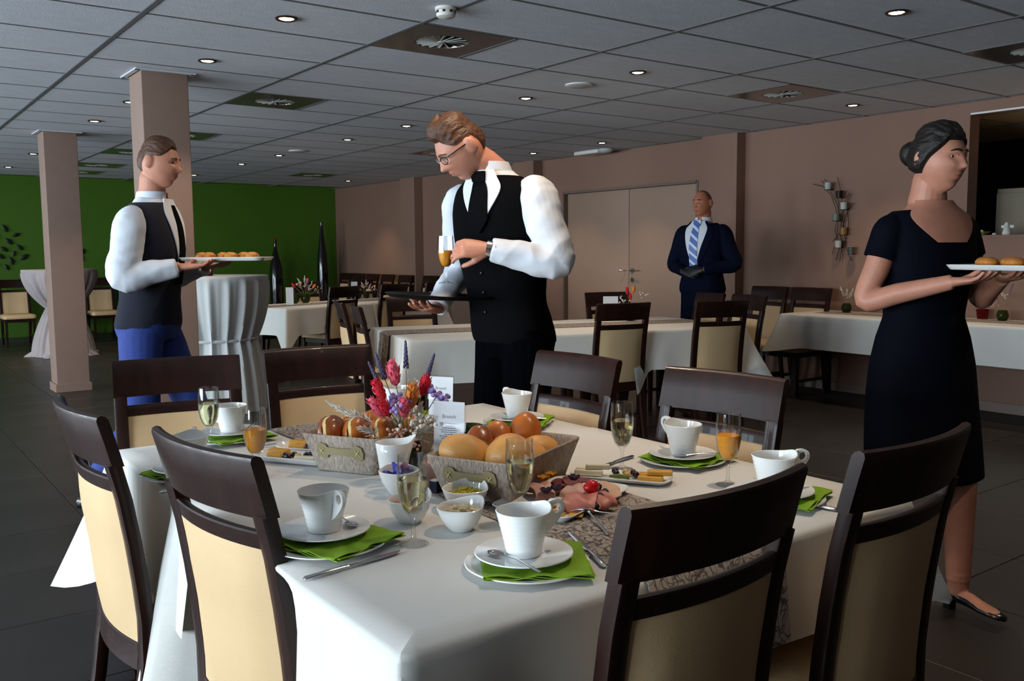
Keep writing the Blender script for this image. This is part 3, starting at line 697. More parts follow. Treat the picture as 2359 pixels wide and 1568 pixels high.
def knife_parts():
    hd = MB().tube([(0, 0, .003), (.004, 0, .0035), (.05, 0, .004), (.09, 0, .0035)], [.004, .0065, .0065, .0045], 10, .5, (0, 0, 1)).mesh('handle', 60)
    bl = MB()
    prof = [(.088, -.004, .004), (.1, -.0065, .006), (.15, -.008, .0075), (.19, -.006, .0075), (.205, .0, .006)]
    bl.rings([[V(x, a, .003), V(x, (a + b) / 2, .0042), V(x, b, .0032), V(x, (a + b) / 2, .0022)] for x, a, b in prof])
    b = bl.mesh('blade', 30); hd.materials.append(M_steel); b.materials.append(M_steel); return hd, b
ME_sp = spoon_mesh(); ME_kh, ME_kb = knife_parts()
def place(x, y, who, cup_a, nap_a, sp=None, plate=True, knife=None, cx=None):
    GP = 'breakfast place settings '
    zz = T
    tag(link('side_plate', ME_plate, None, (x, y, zz)), 'white side plate ' + who, 'plate', 'white side plates')
    tag(link('napkin', ME_nap[int(abs(x * 37)) % 3], None, (x + .012, y - .006, zz + .0072), R(nap_a)), 'lime green folded napkin ' + who, 'napkin', 'lime green napkins')
    sx, sy = (x, y) if cx is None else cx
    tag(link('saucer', ME_sauc, None, (sx, sy, zz + .0175)), 'white saucer ' + who, 'saucer', 'white saucers')
    c = tag(link('coffee_cup', ME_cup, None, (sx, sy, zz + .0222), R(cup_a)), 'white coffee cup with pierced wing handle ' + who, 'cup', 'white coffee cups')
    if sp is not None:
        a = R(sp); o = tag(link('teaspoon', ME_sp, None, (sx + .052 * math.cos(a), sy + .052 * math.sin(a), zz + .026), a + PI / 2 + .35), 'steel teaspoon on the saucer ' + who, 'spoon', 'teaspoons')
    if knife is not None:
        (ax, ay), (bx, by) = knife
        k = ent('table_knife', 'steel knife beside the plate ' + who, 'knife', (ax, ay, zz + .001), math.atan2(by - ay, bx - ax), 'table knives')
        link('handle', ME_kh, k); link('blade', ME_kb, k)
place(.672, -3.085, 'nearest the front left cloth corner', -88, 20, -20, knife=((.556, -3.232), (.76, -3.206)), cx=(.678, -3.052))
place(.900, -3.412, 'in the foreground right of the left chairs', -8, -33, 160, cx=(.900, -3.402), knife=((1.005, -3.50), (1.085, -3.31)))
place(.630, -2.36, 'half hidden behind the nearest left chair', 60, 25, None, knife=((.52, -2.492), (.72, -2.50)))
place(.862, -1.985, 'at the far side, left, behind a full flute', 150, 10, -60, cx=(.875, -1.965))
place(1.440, -1.985, 'at the far side behind the dried flowers', 148, 15, None, cx=(1.450, -1.965))
place(1.690, -2.325, 'at the right side left of the upright rolls', 85, 40, 200)
place(1.715, -3.025, 'at the right side beside the juice glass', 85, 8, 215, knife=((1.65, -2.905), (1.56, -2.925)))
place(1.600, -3.405, 'at the front right, cut by the foreground chair', -25, 20, None, knife=((1.632, -3.545), (1.60, -3.34)))
flute(.806, -3.175, 'w', 'flute of sparkling wine in front of the small white bowls')
flute(1.055, -3.185, 'w', 'flute of sparkling wine before the large bread basket')
flute(.785, -2.043, 'w', 'flute of sparkling wine beside the far left cup')
flute(1.533, -2.985, 'w', 'flute of sparkling wine standing alone right of the bread basket')
flute(.76, -2.475, 'o', 'flute of orange juice behind the nearest left chair')
flute(1.623, -3.255, 'o', 'flute of orange juice at the right of the table')
# small bowls
def bowl(x, y, a, r, h, label, raise_=.25, group='small white dip bowls'):
    pr = [(.001, .003), (r * .42, .003), (r * .46, 0), (r * .5, .002), (r * .68, h * .25), (r * .86, h * .55), (r * .97, h * .85), (r, h), (r - .002, h + .0015), (r - .004, h), (r * .9, h * .85), (r * .8, h * .56), (r * .62, h * .27), (r * .45, .008), (.001, .006)]
    def fn(p, an):
        k = (p.z / h) ** 2; return V(p.x * (1 + .07 * k * math.cos(2 * an)), p.y * (1 - .06 * k * math.cos(2 * an)), p.z * (1 + raise_ * max(0, math.cos(an)) ** 2 * k))
    o = MB().lathe(pr, 44, cap0=False, cap1=False, fn=fn).build('dip_bowl', M_white, None, 50, loc=(x, y, T), rz=R(a)); return tag(o, label, 'bowl', group)
def lumps(name, x, y, z, r, n, sizes, m, label, cat, seed, dome=.4, chip=False):
    rng = random.Random(seed); mb = MB()
    mb.ell((0, 0, -.004), (r, r, .008), None, 20, 6)
    for _ in range(n):
        q = r * math.sqrt(rng.random()) * .95; a = rng.random() * 6.28; s = rng.uniform(*sizes); zz = .002 + dome * (r - q) * .6
        rot = Matrix.Rotation(rng.random() * 6, 3, 'X') @ Matrix.Rotation(rng.random() * 6, 3, 'Z')
        if chip: mb.box((q * math.cos(a), q * math.sin(a), zz), (s * 3.2, s * .6, s * .6), rot)
        else: mb.ell((q * math.cos(a), q * math.sin(a), zz), (s, s * rng.uniform(.7, 1), s * rng.uniform(.7, 1)), rot, 8, 5)
    return tag(mb.build(name, m, None, 50, loc=(x, y, z)), label, cat, None, 'stuff')
bowl(.873, -3.045, 10, .046, .050, 'small white bowl of pink salad partly behind a flute')
bowl(1.018, -3.035, 25, .050, .046, 'small white bowl of yellow chopped spread')
bowl(.928, -3.155, 0, .048, .048, 'small white bowl of pale chunky salad, front one')
M_y = mat('yellow_spread', '#b9a81c', .6, var=.25, vscale=120); M_pk = mat('pink_salad', '#c49a8c', .55, var=.2, vscale=90); M_cs = mat('cream_salad', '#cbbd9a', .55, var=.15, vscale=90)
lumps('ham_salad', .873, -3.045, T + .036, .037, 40, (.004, .008), M_pk, 'pale pink chunky salad in a small white bowl', 'salad', 1)
lumps('egg_spread', 1.018, -3.035, T + .033, .04, 120, (.0015, .003), M_y, 'yellow shredded spread in a small white bowl', 'spread', 2, .5, True)
lumps('chicken_salad', .928, -3.155, T + .034, .038, 45, (.004, .009), M_cs, 'cream coloured chunky salad in the front bowl', 'salad', 3)
bowl(.966, -2.835, 70, .045, .055, 'white bowl of wrapped sugar packets beside the milk jug', .12, 'white bowls of small packets')
for k, (dx, dy, dz, c, rx) in enumerate(((-.01, -.008, .05, '#2a2f9e', .5), (.012, -.01, .052, '#27309a', -.4), (.0, .014, .055, '#3a3fae', .2), (.018, .012, .054, '#a02a5c', .6), (-.018, .008, .048, '#2a2f9e', -.2))):
    p = MB().box((0, 0, 0), (.03, .022, .005), Matrix.Rotation(rx, 3, 'X') @ Matrix.Rotation(rx * 2 + .9, 3, 'Y'))
    tag(p.build('sugar_packet', mat('packet_' + c[1:], c, .35, var=.05), None, smooth=False, loc=(.966 + dx, -2.835 + dy, T + dz)), 'small wrapped packet in the white bowl, ' + ('blue front one', 'blue right one', 'violet-blue back one', 'magenta one', 'blue left one')[k], 'packet', 'wrapped packets')
# milk jug
def jug():
    pr = [(.001, .002), (.026, .002), (.028, 0), (.031, .004), (.034, .03), (.038, .06), (.0435, .1), (.0425, .1015), (.041, .1), (.036, .06), (.032, .03), (.028, .007), (.001, .006)]
    def fn(p, a):
        k = max(0, (p.z - .06) / .04) ** 2; l = max(0, math.cos(a)) ** 8; return V(p.x * (1 + .35 * k * l), p.y * (1 - .2 * k * l), p.z + .012 * k * l)
    t = ent('milk_jug', 'white porcelain milk jug with a pouring lip between the baskets', 'jug', (1.005, -2.74, T), R(-10))
    MB().lathe(pr, 44, cap0=False, cap1=False, fn=fn).build('body', M_white, t, 50)
jug()
# jam boxes
bx = ent('jam_portion', 'tiny dark blue jam portion beside the flute', 'jam portion', (1.035, -2.885, T), R(20)); rrbox(.022, .022, .03, .003, .001).build('pack', mat('navy_pack', '#11132e', .3, var=.05), bx); rrbox(.02, .02, .002, .003, 0, None, (0, 0, .03)).build('lid', mat('white_lid', '#d8d8dc', .3, var=.02), bx)
bx = ent('butter_box', 'small dusty pink card box beside the large bread basket', 'box', (1.062, -2.845, T), R(28)); rrbox(.03, .06, .06, .002, .001).build('box_body', mat('dusty_pink_card', '#b98f82', .6, var=.04), bx); MB().box((0, 0, .0605), (.028, .058, .001)).build('flap', mat('dusty_pink_card', '#b98f82'), bx, smooth=False)
# ------------------------------------------------------------------ bread baskets
M_bask = mat('woven_grey_basket', '#a3968a', .9, var=.3, vscale=160, bump=.9, bscale=260, stretch=(1, 1, .35))
M_tag = mat('khaki_leather', '#8f8563', .55, var=.05)
def basket(x, y, rz, label, W_=.18, L_=.30, h=.098, fl=.028):
    t = ent('bread_basket', label, 'basket', (x, y, T + .002), rz, 'woven bread baskets')
    rs = []
    th = .009
    for (e, z) in ((0, 0), (fl * .5, h / 2), (fl, h - .003)): rs.append([V(p[0], p[1], z) for p in rr_outline(L_ + 2 * e, W_ + 2 * e, .018, 4)])
    rs.append([V(p[0], p[1], h) for p in rr_outline(L_ + 2 * fl - .006, W_ + 2 * fl - .006, .018, 4)])
    for (e, z) in ((fl, h - .003), (fl * .5, h / 2), (.0, .008)): rs.append([V(p[0], p[1], z) for p in rr_outline(L_ + 2 * e - 2 * th, W_ + 2 * e - 2 * th, .014, 4)])
    MB().rings(rs).build('basket_body', M_bask, t, 50)
    sl = math.atan2(fl, h)
    for s in (-1, 1):
        o = [(-.055, -.013), (-.045, -.018), (-.034, -.016), (-.03, -.009), (0, -.008), (.03, -.009), (.034, -.016), (.045, -.018), (.055, -.013), (.058, 0), (.055, .013), (.045, .018), (.034, .016), (.03, .009), (0, .008), (-.03, .009), (-.034, .016), (-.045, .018), (-.055, .013), (-.058, 0)]
        o = [(p[0] * 1.2, p[1] * 1.15) for p in o]; Mx = Matrix.Rotation(s * PI / 2 if s > 0 else -PI / 2, 3, 'Z')
        base = V(s * (L_ / 2 + fl * .58 + .002), 0, h * .58)
        def P(p, d, s=s, base=base): return base + V(s * (d + p[1] * math.sin(sl)), p[0], p[1])
        hd = MB().rings([[P(p, 0) for p in o], [P(p, .004) for p in o]]).build('handle_tab', M_tag, t, 30)
        for q in (-.053, .053):
            for r_ in (-1, 1): MB().tube([P((q - .006, -.007 * r_), .0045), P((q, 0), .0065), P((q + .006, .007 * r_), .0045)], .0012, 6).build('stitch', mat('cream_thread', '#cfc48f', .7, var=.03), hd)
    return t
bR = basket(1.205, -2.932, R(25), 'large woven grey basket heaped with bread rolls')
bL = basket(1.085, -2.50, R(30), 'woven grey basket of halved buns behind the milk jug')
M_b1 = mat('pale_crust', '#d0964f', .5, var=.14, vscale=14, bump=.15, bscale=60, coat=.1); M_b2 = mat('brown_glazed_crust', '#8a4413', .3, var=.25, vscale=18, bump=.1, bscale=50, coat=.4)
M_b3 = mat('golden_crust', '#b0601a', .35, var=.22, vscale=20, bump=.12, bscale=60, coat=.3); M_crumb = mat('crumb', '#d9bf82', .8, var=.15, vscale=50, bump=.5, bscale=120); M_seed = mat('seeded_crust', '#6b4a2c', .7, var=.5, vscale=160, bump=1, bscale=180)
def roll(x, y, z, r, rot, m, label, seed, name='bread_roll', split=False):
    rng = V(seed * 3.1, seed * 1.7, 0)
    def fn(p, d):
        k = 1 + .05 * noise.noise(d * 1.6 + rng) + .012 * noise.noise(d * 6 + rng)
        zf = .82 if p.z < 0 else 1; q = V(p.x * k, p.y * k, p.z * k * zf)
        return q
    t = ent(name, label, 'bread roll', (x, y, z), group='bread rolls in the baskets')
    E_ = Matrix.Rotation(rot[2], 3, 'Z') @ Matrix.Rotation(rot[1], 3, 'Y') @ Matrix.Rotation(rot[0], 3, 'X')
    if not split:
        MB().ell((0, 0, 0), r, E_, 28, 18, fn).build('crust', m, t, 80)
    else:
        for s, nm in ((1, 'top_half'), (-1, 'bottom_half')):
            def fh(p, d, s=s): q = fn(p, d); q.z = max(q.z, .0) + .006 if s > 0 else min(q.z, .0) - .006; return q
            MB().ell((0, 0, 0), r, E_, 24, 16, fh).build(nm, m, t, 50)
        def ff(u, v):
            a = u * 2 * PI; q = (.98 if v > .2 else .9) * (.2 + .8 * v); return E_ @ V(r[0] * q * math.cos(a), r[1] * q * math.sin(a), .003 * math.sin(a * 5))
        MB().sheet(ff, 24, 4, .010).build('filling', M_crumb, t, 60)
    return t
def bl(b, u, v): c, s = math.cos(b.rotation_euler[2]), math.sin(b.rotation_euler[2]); return b.location.x + u * c - v * s, b.location.y + u * s + v * c
zb = T + .012
for k, (u, v, z, r, rot, m, lab) in enumerate((
    (-.105, .05, .085, (.066, .05, .055), (.2, .5, -.6), M_b1, 'pale smooth roll leaning at the left front of the large basket'),
    (-.075, -.05, .085, (.060, .056, .056), (0, .15, .3), M_b1, 'pale round roll with a dimple at the front of the large basket'),
    (.0, -.06, .075, (.055, .045, .036), (.1, 0, .5), M_b1, 'pale flat roll behind the second flute in the large basket'),
    (.085, -.045, .075, (.055, .045, .036), (0, .1, .2), M_b1, 'pale roll low at the right of the large basket'),
    (.0, .075, .094, (.05, .036, .034), (.1, -1.0, .9), M_b2, 'dark glazed roll standing upright at the left of three'),
    (.065, .06, .094, (.05, .036, .034), (0, -1.15, .9), M_b3, 'golden roll standing upright in the middle of three'),
    (.115, .01, .102, (.058, .042, .042), (0, -1.15, .6), M_b3, 'large golden upright roll at the right of the large basket'),
    (-.045, .05, .085, (.05, .036, .03), (.2, .3, .5), M_seed, 'seed-covered brown roll in the middle of the large basket'),
    (.03, .005, .085, (.05, .045, .036), (0, .1, 0), M_b1, 'plain roll in the centre of the large basket'))):
    x, y = bl(bR, u, v); roll(x, y, zb - .012 + z, r, rot, m, lab, k)
for k, (u, v, z, r, rot, m, lab, sp) in enumerate((
    (-.115, .06, .088, (.055, .05, .034), (1.35, .1, .75), M_b2, 'glossy split bun standing leftmost in the left basket', True),
    (-.095, -.004, .086, (.055, .05, .034), (1.35, .05, .75), M_b3, 'glossy split bun standing in the middle of the left basket', True),
    (-.07, -.066, .084, (.055, .05, .034), (1.35, .0, .8), M_b3, 'glossy split bun standing nearest the jug in the left basket', True),
    (.045, .03, .085, (.055, .048, .045), (0, .2, .3), M_b3, 'whole golden roll under the dried flowers', False),
    (.09, -.04, .075, (.05, .045, .04), (0, 0, 1), M_b3, 'whole golden roll at the back of the left basket', False),
    (-.02, .065, .08, (.05, .045, .034), (1.2, .2, .4), M_b3, 'split bun half hidden at the rear of the left basket', True))):
    x, y = bl(bL, u, v); roll(x, y, zb - .012 + z, r, rot, m, lab, k + 20, 'split_bun' if sp else 'bread_roll', sp)
# ------------------------------------------------------------------ menus
M_paper = mat('white_paper', '#e4e6ea', .6, var=.01); M_ink = mat('grey_print', '#6d7078', .7, var=.02); M_acr = thin_glass('clear_acrylic', (.98, .98, .98), .2, .008)
def menu(x, y, z, rz, label, w=.085, h=.175, text=True, lean=R(4), s=1.0):
    t = ent('menu_stand', label, 'menu', (x, y, z), rz, 'menu cards in clear stands')
    E_ = Matrix.Rotation(-lean, 3, 'X')
    def slab(cx, cy, cz, dx, dy, dz): return MB().box(E_ @ V(cx, cy, cz), (dx, dy, dz), E_)
    slab(0, 0, h / 2 + .004, w, .0012, h).build('card', M_paper, t, smooth=False)
    slab(0, -.0022, h / 2 + .005, w + .008, .0012, h + .008).build('front_pane', M_acr, t, smooth=False)
    slab(0, .0022, h / 2 + .005, w + .008, .0012, h + .008).build('rear_pane', M_acr, t, smooth=False)
    MB().box((0, .012, .0015), (w + .008, .045, .003)).build('foot', M_acr, t, smooth=False)
    if not text: return t
    cu = bpy.data.curves.new('title', 'FONT'); cu.body = 'Brunch'; cu.size = .0135; cu.align_x = 'CENTER'
    ob = bpy.data.objects.new('tmp', cu); col.objects.link(ob); bpy.context.view_layer.update()
    me = bpy.data.meshes.new_from_object(ob.evaluated_get(bpy.context.evaluated_depsgraph_get())); bpy.data.objects.remove(ob)
    me.transform((Matrix.Translation(E_ @ V(0, -.0009, h * .78))) @ (E_ @ Matrix.Rotation(PI / 2, 3, 'X')).to_4x4()); me.materials.append(M_ink)
    link('title_lettering', me, t)
    rng = random.Random(3)
    for k, (zz, ln) in enumerate(((.70, .62), (.63, .45), (.60, .55), (.57, .5), (.54, .3), (.51, .62), (.48, .5), (.36, .28), (.32, .5), (.29, .45), (.26, .5), (.23, .3))):
        mb = MB(); q = -ln / 2
        while q < ln / 2:
            d = rng.uniform(.03, .09); mb.add([E_ @ V((q) * w, -.0009, zz * h), E_ @ V(min(q + d, ln / 2) * w, -.0009, zz * h), E_ @ V(min(q + d, ln / 2) * w, -.0009, zz * h + .0022), E_ @ V(q * w, -.0009, zz * h + .0022)], [(0, 1, 2, 3)]); q += d + .018
        mb.build('print_line', M_ink, t, smooth=False)
    return t
menu(1.165, -2.735, T + .002, R(-58), 'white menu card in a clear stand beside the large basket, nearer one')
menu(1.44, -2.255, T, R(-60), 'white menu card in a clear stand behind the dried flowers, farther one', h=.165)
# ------------------------------------------------------------------ dried flowers in green glass
M_gg = thin_glass('green_glass', (.50, .62, .28)); M_ggs = mat('green_glass_solid', '#3c4a1c', .08, trans=.6, ior=1.3, var=.05)
def round_vase(x, y, z, r, h, label, m=None, cat='vase', name='glass_vase', group='green glass vases'):
    pr = [(.001, .0), (r * .55, 0), (r * .8, h * .12), (r, h * .42), (r * .92, h * .72), (r * .72, h), (r * .70, h + .001), (r * .68, h), (r * .88, h * .72), (r * .95, h * .42), (r * .75, h * .15), (.001, h * .06)]
    return tag(MB().lathe(pr, 32, cap0=False, cap1=False).build(name, m or M_ggs, None, 50, loc=(x, y, z)), label, cat, group)
HC = {'pink': '#d0566b', 'red': '#c0182c', 'orange': '#c8762e', 'purple': '#9a86c8', 'lav': '#4d4766', 'white': '#d8d4ca', 'peach': '#c79a84'}
HM = {k: mat('dried_' + k, c, .85, var=.25, vscale=120, bump=.3, bscale=200) for k, c in HC.items()}
M_stem = mat('dried_stem', '#7c7a4a', .8, var=.2)
def bouquet(x, y, z, label, spec, scale=1.0, detail=True, seed=1):
    t = ent('dried_bouquet', label, 'flowers', (x, y, z), group='dried flower arrangements'); rng = random.Random(seed)
    for (dx, dy, dz, kind, sz) in spec:
        tip = V(dx, dy, dz) * scale; base = V(dx * .06, dy * .06, .015); mid = base.lerp(tip, .55) + V(-dx, -dy, 0) * .12 * scale + V(0, 0, .01)
        d = (tip - mid).normalized(); st = MB()
        pts = [base, base.lerp(mid, .5) + V(0, 0, .006), mid, mid.lerp(tip, .5), tip]
        st.tube(pts, .0011 * scale, 5).build('stem', M_stem, t)
        q = d.to_track_quat('Z', 'Y').to_matrix(); mb = MB(); sz *= scale
        if kind in ('pink', 'red', 'orange'):
            def fn(p, dd): return p * (1 + .05 * noise.noise(dd * 9))
            mb.ell(tip + d * sz * .9, (sz * .42, sz * .42, sz), q, 14, 10, fn)
            for k in range(46 if detail else 10):
                a = rng.random() * 6.28; u = rng.uniform(-.8, .95); rr_ = sz * .42 * math.sqrt(max(0, 1 - u * u)); p = tip + d * sz * .9 + q @ V(rr_ * math.cos(a), rr_ * math.sin(a), u * sz)
                o = q @ V(math.cos(a) * .45, math.sin(a) * .45, .9); mb.tube([p - o * sz * .05, p + o * sz * .28], [sz * .075, sz * .01], 5)
            mb.build('flower_head', HM[kind], t, 80)
        elif kind in ('purple', 'lav', 'white', 'peach'):
            n = {'purple': 40, 'lav': 44, 'white': 16, 'peach': 18}[kind] if detail else 9
            for k in range(n):
                if kind == 'lav': u = k / n; a = k * 2.4; p = tip + d * (u * sz * 2.4) + q @ V(math.cos(a), math.sin(a), 0) * sz * .17 * (1.1 - u)
                elif kind == 'purple': p = tip + q @ V(rng.uniform(-1, 1), rng.uniform(-1, 1), rng.uniform(-.15, .35)) * sz
                else: p = tip + V(rng.gauss(0, 1), rng.gauss(0, 1), rng.gauss(0, .8)) * sz * .6
                kk = .11 if kind == 'lav' else .2; mb.ell(p, (sz * kk, sz * kk, sz * .18), q, 7, 5)
            mb.build('flower_head', HM[kind], t, 80)
        elif kind == 'plume':
            prev = mid
            for k in range(60 if detail else 14):
                u = rng.random(); p = mid.lerp(tip, u); o = V(rng.uniform(-1, 1), rng.uniform(-1, 1), rng.uniform(-.5, 1)).normalized() * sz * (1.15 - u) * .6 + d * sz * .5
                mb.tube([p, p + o * .6 + V(0, 0, .002), p + o], [.0018 * scale, .0014 * scale, .0005], 4)
            mb.build('plume', HM['white'], t, 80)
    return t
L3 = -rt.xy.to_3d(); TW = V(-fw.x, -fw.y, 0).normalized()      # image left and towards the viewer, as room directions
def S(l, t, z): p = L3 * l + TW * t; return (p.x, p.y, z)
vx, vy = 1.112, -2.622
round_vase(vx, vy, T, .042, .075, 'round green glass vase holding dried flowers beside the menu card')
spec = [(*S(.0, 0, .235), 'lav', .02), (*S(.05, .0, .21), 'lav', .02), (*S(.062, .01, .20), 'lav', .018), (*S(-.045, -.02, .205), 'lav', .02), (*S(.024, 0, .195), 'pink', .022), (*S(.05, .02, .165), 'red', .019), (*S(.02, .03, .155), 'purple', .022), (*S(-.07, 0, .168), 'purple', .02), (*S(-.035, .0, .17), 'red', .018), (*S(-.012, .02, .145), 'orange', .022), (*S(.05, .03, .128), 'pink', .02), (*S(.035, .04, .13), 'red', .019), (*S(.0, .04, .128), 'pink', .019), (*S(.14, .0, .13), 'plume', .035), (*S(.18, .0, .150), 'plume', .03), (*S(.09, .06, .10), 'plume', .035), (*S(.07, .08, .02), 'plume', .03), (*S(.02, .09, .035), 'plume', .025), (*S(-.02, .05, .11), 'white', .018), (*S(.012, .06, .095), 'peach', .016), (*S(-.045, .03, .12), 'white', .016), (*S(-.02, .06, .07), 'peach', .015), (*S(.06, .0, .10), 'white', .018), (*S(-.02, -.02, .19), 'white', .01), (*S(-.05, .01, .09), 'plume', .03), (*S(.03, .01, .14), 'plume', .03), (*S(-.03, .0, .14), 'plume', .03)]
spec = [(a, b, c, k, z * (1.45 if k in ('pink', 'red', 'orange', 'purple') else 1.25)) for (a, b, c, k, z) in spec]
bouquet(vx, vy, T, 'bunch of pink, red, violet and feathery dried flowers on the laid table', spec, 1.12)
cg = tag(MB().lathe([(.001, 0), (.03, 0), (.034, .01), (.04, .06), (.0385, .0605), (.037, .059), (.031, .012), (.001, .006)], 32, cap0=False, cap1=False).build('candle_glass', M_ggs, None, 50, loc=(*onZ(1082, 1026, T)[:2], T)), 'low olive green candle glass behind the large bread basket', 'candle holder')
spec2 = [(*S(.05, 0, .17), 'plume', .04), (*S(.0, 0, .19), 'plume', .04), (*S(-.05, 0, .15), 'plume', .04), (*S(.07, .02, .12), 'red', .02), (*S(.03, .03, .14), 'peach', .03), (*S(-.06, .02, .11), 'orange', .022), (*S(-.02, .02, .15), 'pink', .02), (*S(-.09, 0, .1), 'white', .02)]
def onT(px, py, A, z=None): return onZ(px, py, TZ + .006 if z is None else z)
# far table 3
p = onZ(704, 697, TZ + .004); round_vase(p.x, p.y, TZ + .004, .055, .1, 'round green vase with dried flowers on the far table'); bouquet(p.x, p.y, TZ + .004, 'pale dried flowers on the far table before the green wall', spec2, 1.5, False, 2)
p = onZ(678, 698, TZ + .004); round_vase(p.x, p.y, TZ + .004, .06, .11, 'green glass candle holder left of the far dried flowers', name='candle_glass', cat='candle holder', group='green candle glasses')
p = onZ(668, 703, TZ + .004); menu(p.x, p.y, TZ + .004, R(-20), 'narrow menu card on the far table left of the dried flowers', .08, .19, False)
p = onZ(823, 688, TZ + .006); round_vase(p.x, p.y, TZ + .006, .055, .11, 'green candle glass on the far table between two chair backs', name='candle_glass', cat='candle holder', group='green candle glasses')
bouquet(p.x + .15, p.y + .05, TZ + .006, 'small far dried flowers just above a dark chair back', spec2, 1.1, False, 6); round_vase(p.x + .15, p.y + .05, TZ + .006, .04, .08, 'small green vase of the far flowers above a chair back')
p = onZ(817, 684, TZ + .006); menu(p.x, p.y, TZ + .006, R(-20), 'narrow menu card on the far table beside the green candle glass', .08, .19, False)
# second table
p = onZ(1407, 738, TZ + .006); menu(p.x, p.y, TZ + .006, R(-35), 'menu card seen through a chair back on the second table', .12, .19, False)
p = onZ(1452, 738, TZ + .006); round_vase(p.x, p.y, TZ + .006, .05, .085, 'green vase seen through the chair slot on the second table'); bouquet(p.x, p.y, TZ + .006, 'red and white dried flowers above the chair back on the second table', [(*S(.02, 0, .19), 'red', .03), (*S(-.02, 0, .2), 'orange', .03), (*S(.06, 0, .15), 'white', .03), (*S(-.12, 0, .19), 'white', .03), (*S(-.13, 0, .12), 'peach', .025), (*S(0, .0, .15), 'red', .026), (*S(.07, 0, .16), 'plume', .04)], 1.1, False, 3)
# wall table
M_redg = mat('ruby_glass', '#6e0a12', .08, trans=.5, ior=1.3, var=.05)
def votive(x, y, z, label, r=.045, h=.075):
    o = MB().lathe([(.001, 0), (r * .78, 0), (r * .8, .004), (r, h), (r * .97, h + .001), (r * .93, h - .001), (r * .73, .01), (.001, .008)], 28, cap0=False, cap1=False).build('candle_glass', M_redg, None, 50, loc=(x, y, z)); return tag(o, label, 'candle holder', 'red candle glasses')
p = onZ(2263, 734, TZ + .003); votive(p.x, p.y, TZ + .003, 'ruby red candle glass on the wall table beside the woman', .05, .075)
p = onZ(2352, 733, TZ + .003); round_vase(7.12, p.y - .02, TZ + .003, .045, .08, 'green vase at the right edge on the wall table'); bouquet(7.12, p.y - .02, TZ + .003, 'dried flowers at the right picture edge on the wall table', [(*S(.0, 0, .2), 'white', .03), (*S(.05, 0, .17), 'red', .03), (*S(-.05, 0, .22), 'lav', .03), (*S(.06, .0, .12), 'peach', .03)], 1.0, False, 4)
p = onZ(1985, 716, TZ + .003); round_vase(7.08, .02, TZ + .003, .045, .08, 'green vase on the wall table behind the womans elbow'); bouquet(7.08, .02, TZ + .003, 'thin dried twigs on the wall table behind the womans elbow', [(*S(.0, 0, .2), 'plume', .04), (*S(.06, 0, .22), 'plume', .04), (*S(-.05, 0, .2), 'plume', .04)], 1.0, False, 5)
# cocktail table decoration
zc = 1.128; c0 = V(2.44, 2.92, 0)
p = onZ(487, 627, zc); q = c0 + L3 * .12 + TW * .1; round_vase(q.x, q.y, zc, .055, .09, 'round green glass vase on the near cocktail table')
q2 = c0 + L3 * .0 + TW * .1; votive(q2.x, q2.y, zc, 'red candle glass on the near cocktail table', .05, .09)
# ------------------------------------------------------------------ platters and food
def platter(x, y, L_, W_, rz, label, rim=.014, r=.03, z=None, boat=0):
    rs = []
    def ring(e, z_): 
        pts = []
        for q in rr_outline(L_ - 2 * e, W_ - 2 * e, max(r - e, .006), 6): pts.append(V(q[0], q[1] * (1 - boat * (q[0] / (L_ / 2)) ** 2), z_ + (.008 * boat * (q[0] / (L_ / 2)) ** 2 if z_ > .006 else 0)))
        return pts
    for e, z_ in ((.016, 0), (.012, .002), (.0, rim), (.0015, rim + .0015), (.004, rim), (.016, .0055), (.022, .005)): rs.append(ring(e, z_))
    return tag(MB().rings(rs).build('platter', M_white, None, 50, loc=(x, y, z or T + .002), rz=rz), label, 'platter', 'white serving platters')
def food(name, mb, m, x, y, z, label, cat, rz=0, group=None): return tag(mb.build(name, m, None, 60, loc=(x, y, z), rz=rz), label, cat, group)
M_ham = mat('cured_ham', '#b56a5c', .45, var=.2, vscale=30); M_ham2 = mat('cooked_ham', '#c99a8a', .5, var=.15, vscale=30); M_sal = mat('salami', '#6d2b30', .5, var=.45, vscale=140); M_roast = mat('roast_turkey', '#c79f84', .5, var=.12, vscale=30)
M_che = mat('yellow_cheese', '#cf9a3c', .45, var=.08, vscale=20); M_chw = mat('white_cheese', '#d8d2ba', .55, var=.06); M_berry = mat('blueberry_skin', '#141c33', .5, var=.3, vscale=60); M_nut = mat('blanched_nut', '#c9a468', .5, var=.15, vscale=60); M_rais = mat('dark_grape', '#2a0d0d', .25, var=.3, vscale=60, coat=.3)
M_straw = mat('strawberry_red', '#b3060b', .22, var=.2, vscale=90, bump=.4, bscale=120, coat=.3); M_leaf = mat('green_leaf', '#33521c', .6, var=.2); M_pety = mat('yellow_petal', '#d79a08', .6, var=.15); M_petv = mat('violet_petal', '#2b0f2a', .6, var=.3)
mr = R(20); mx, my = 1.218, -3.128
platter(mx, my, .31, .20, mr, 'white rectangular platter of cold meats and berries')
def ml(u, v): c, s = math.cos(mr), math.sin(mr); return mx + u * c - v * s, my + u * s + v * c
zf = T + .008
GM = 'cold cuts on the meat platter'
def slice_(u, v, rx, ry, m, label, a=0, z=0, curl=.0, cat='cold cut', name='meat_slice', thick=.0022):
    def fn(s, t):
        an = s * 2 * PI; q = .02 + .98 * t; xx = rx * q * math.cos(an); yy = ry * q * math.sin(an)
        return V(xx, yy, .002 * math.sin(3 * an) * q + curl * (xx / rx) ** 2 + .0035)
    x, y = ml(u, v); food(name, MB().sheet(fn, 28, 4, thick), m, x, y, zf + z, label, cat, mr + a, GM)
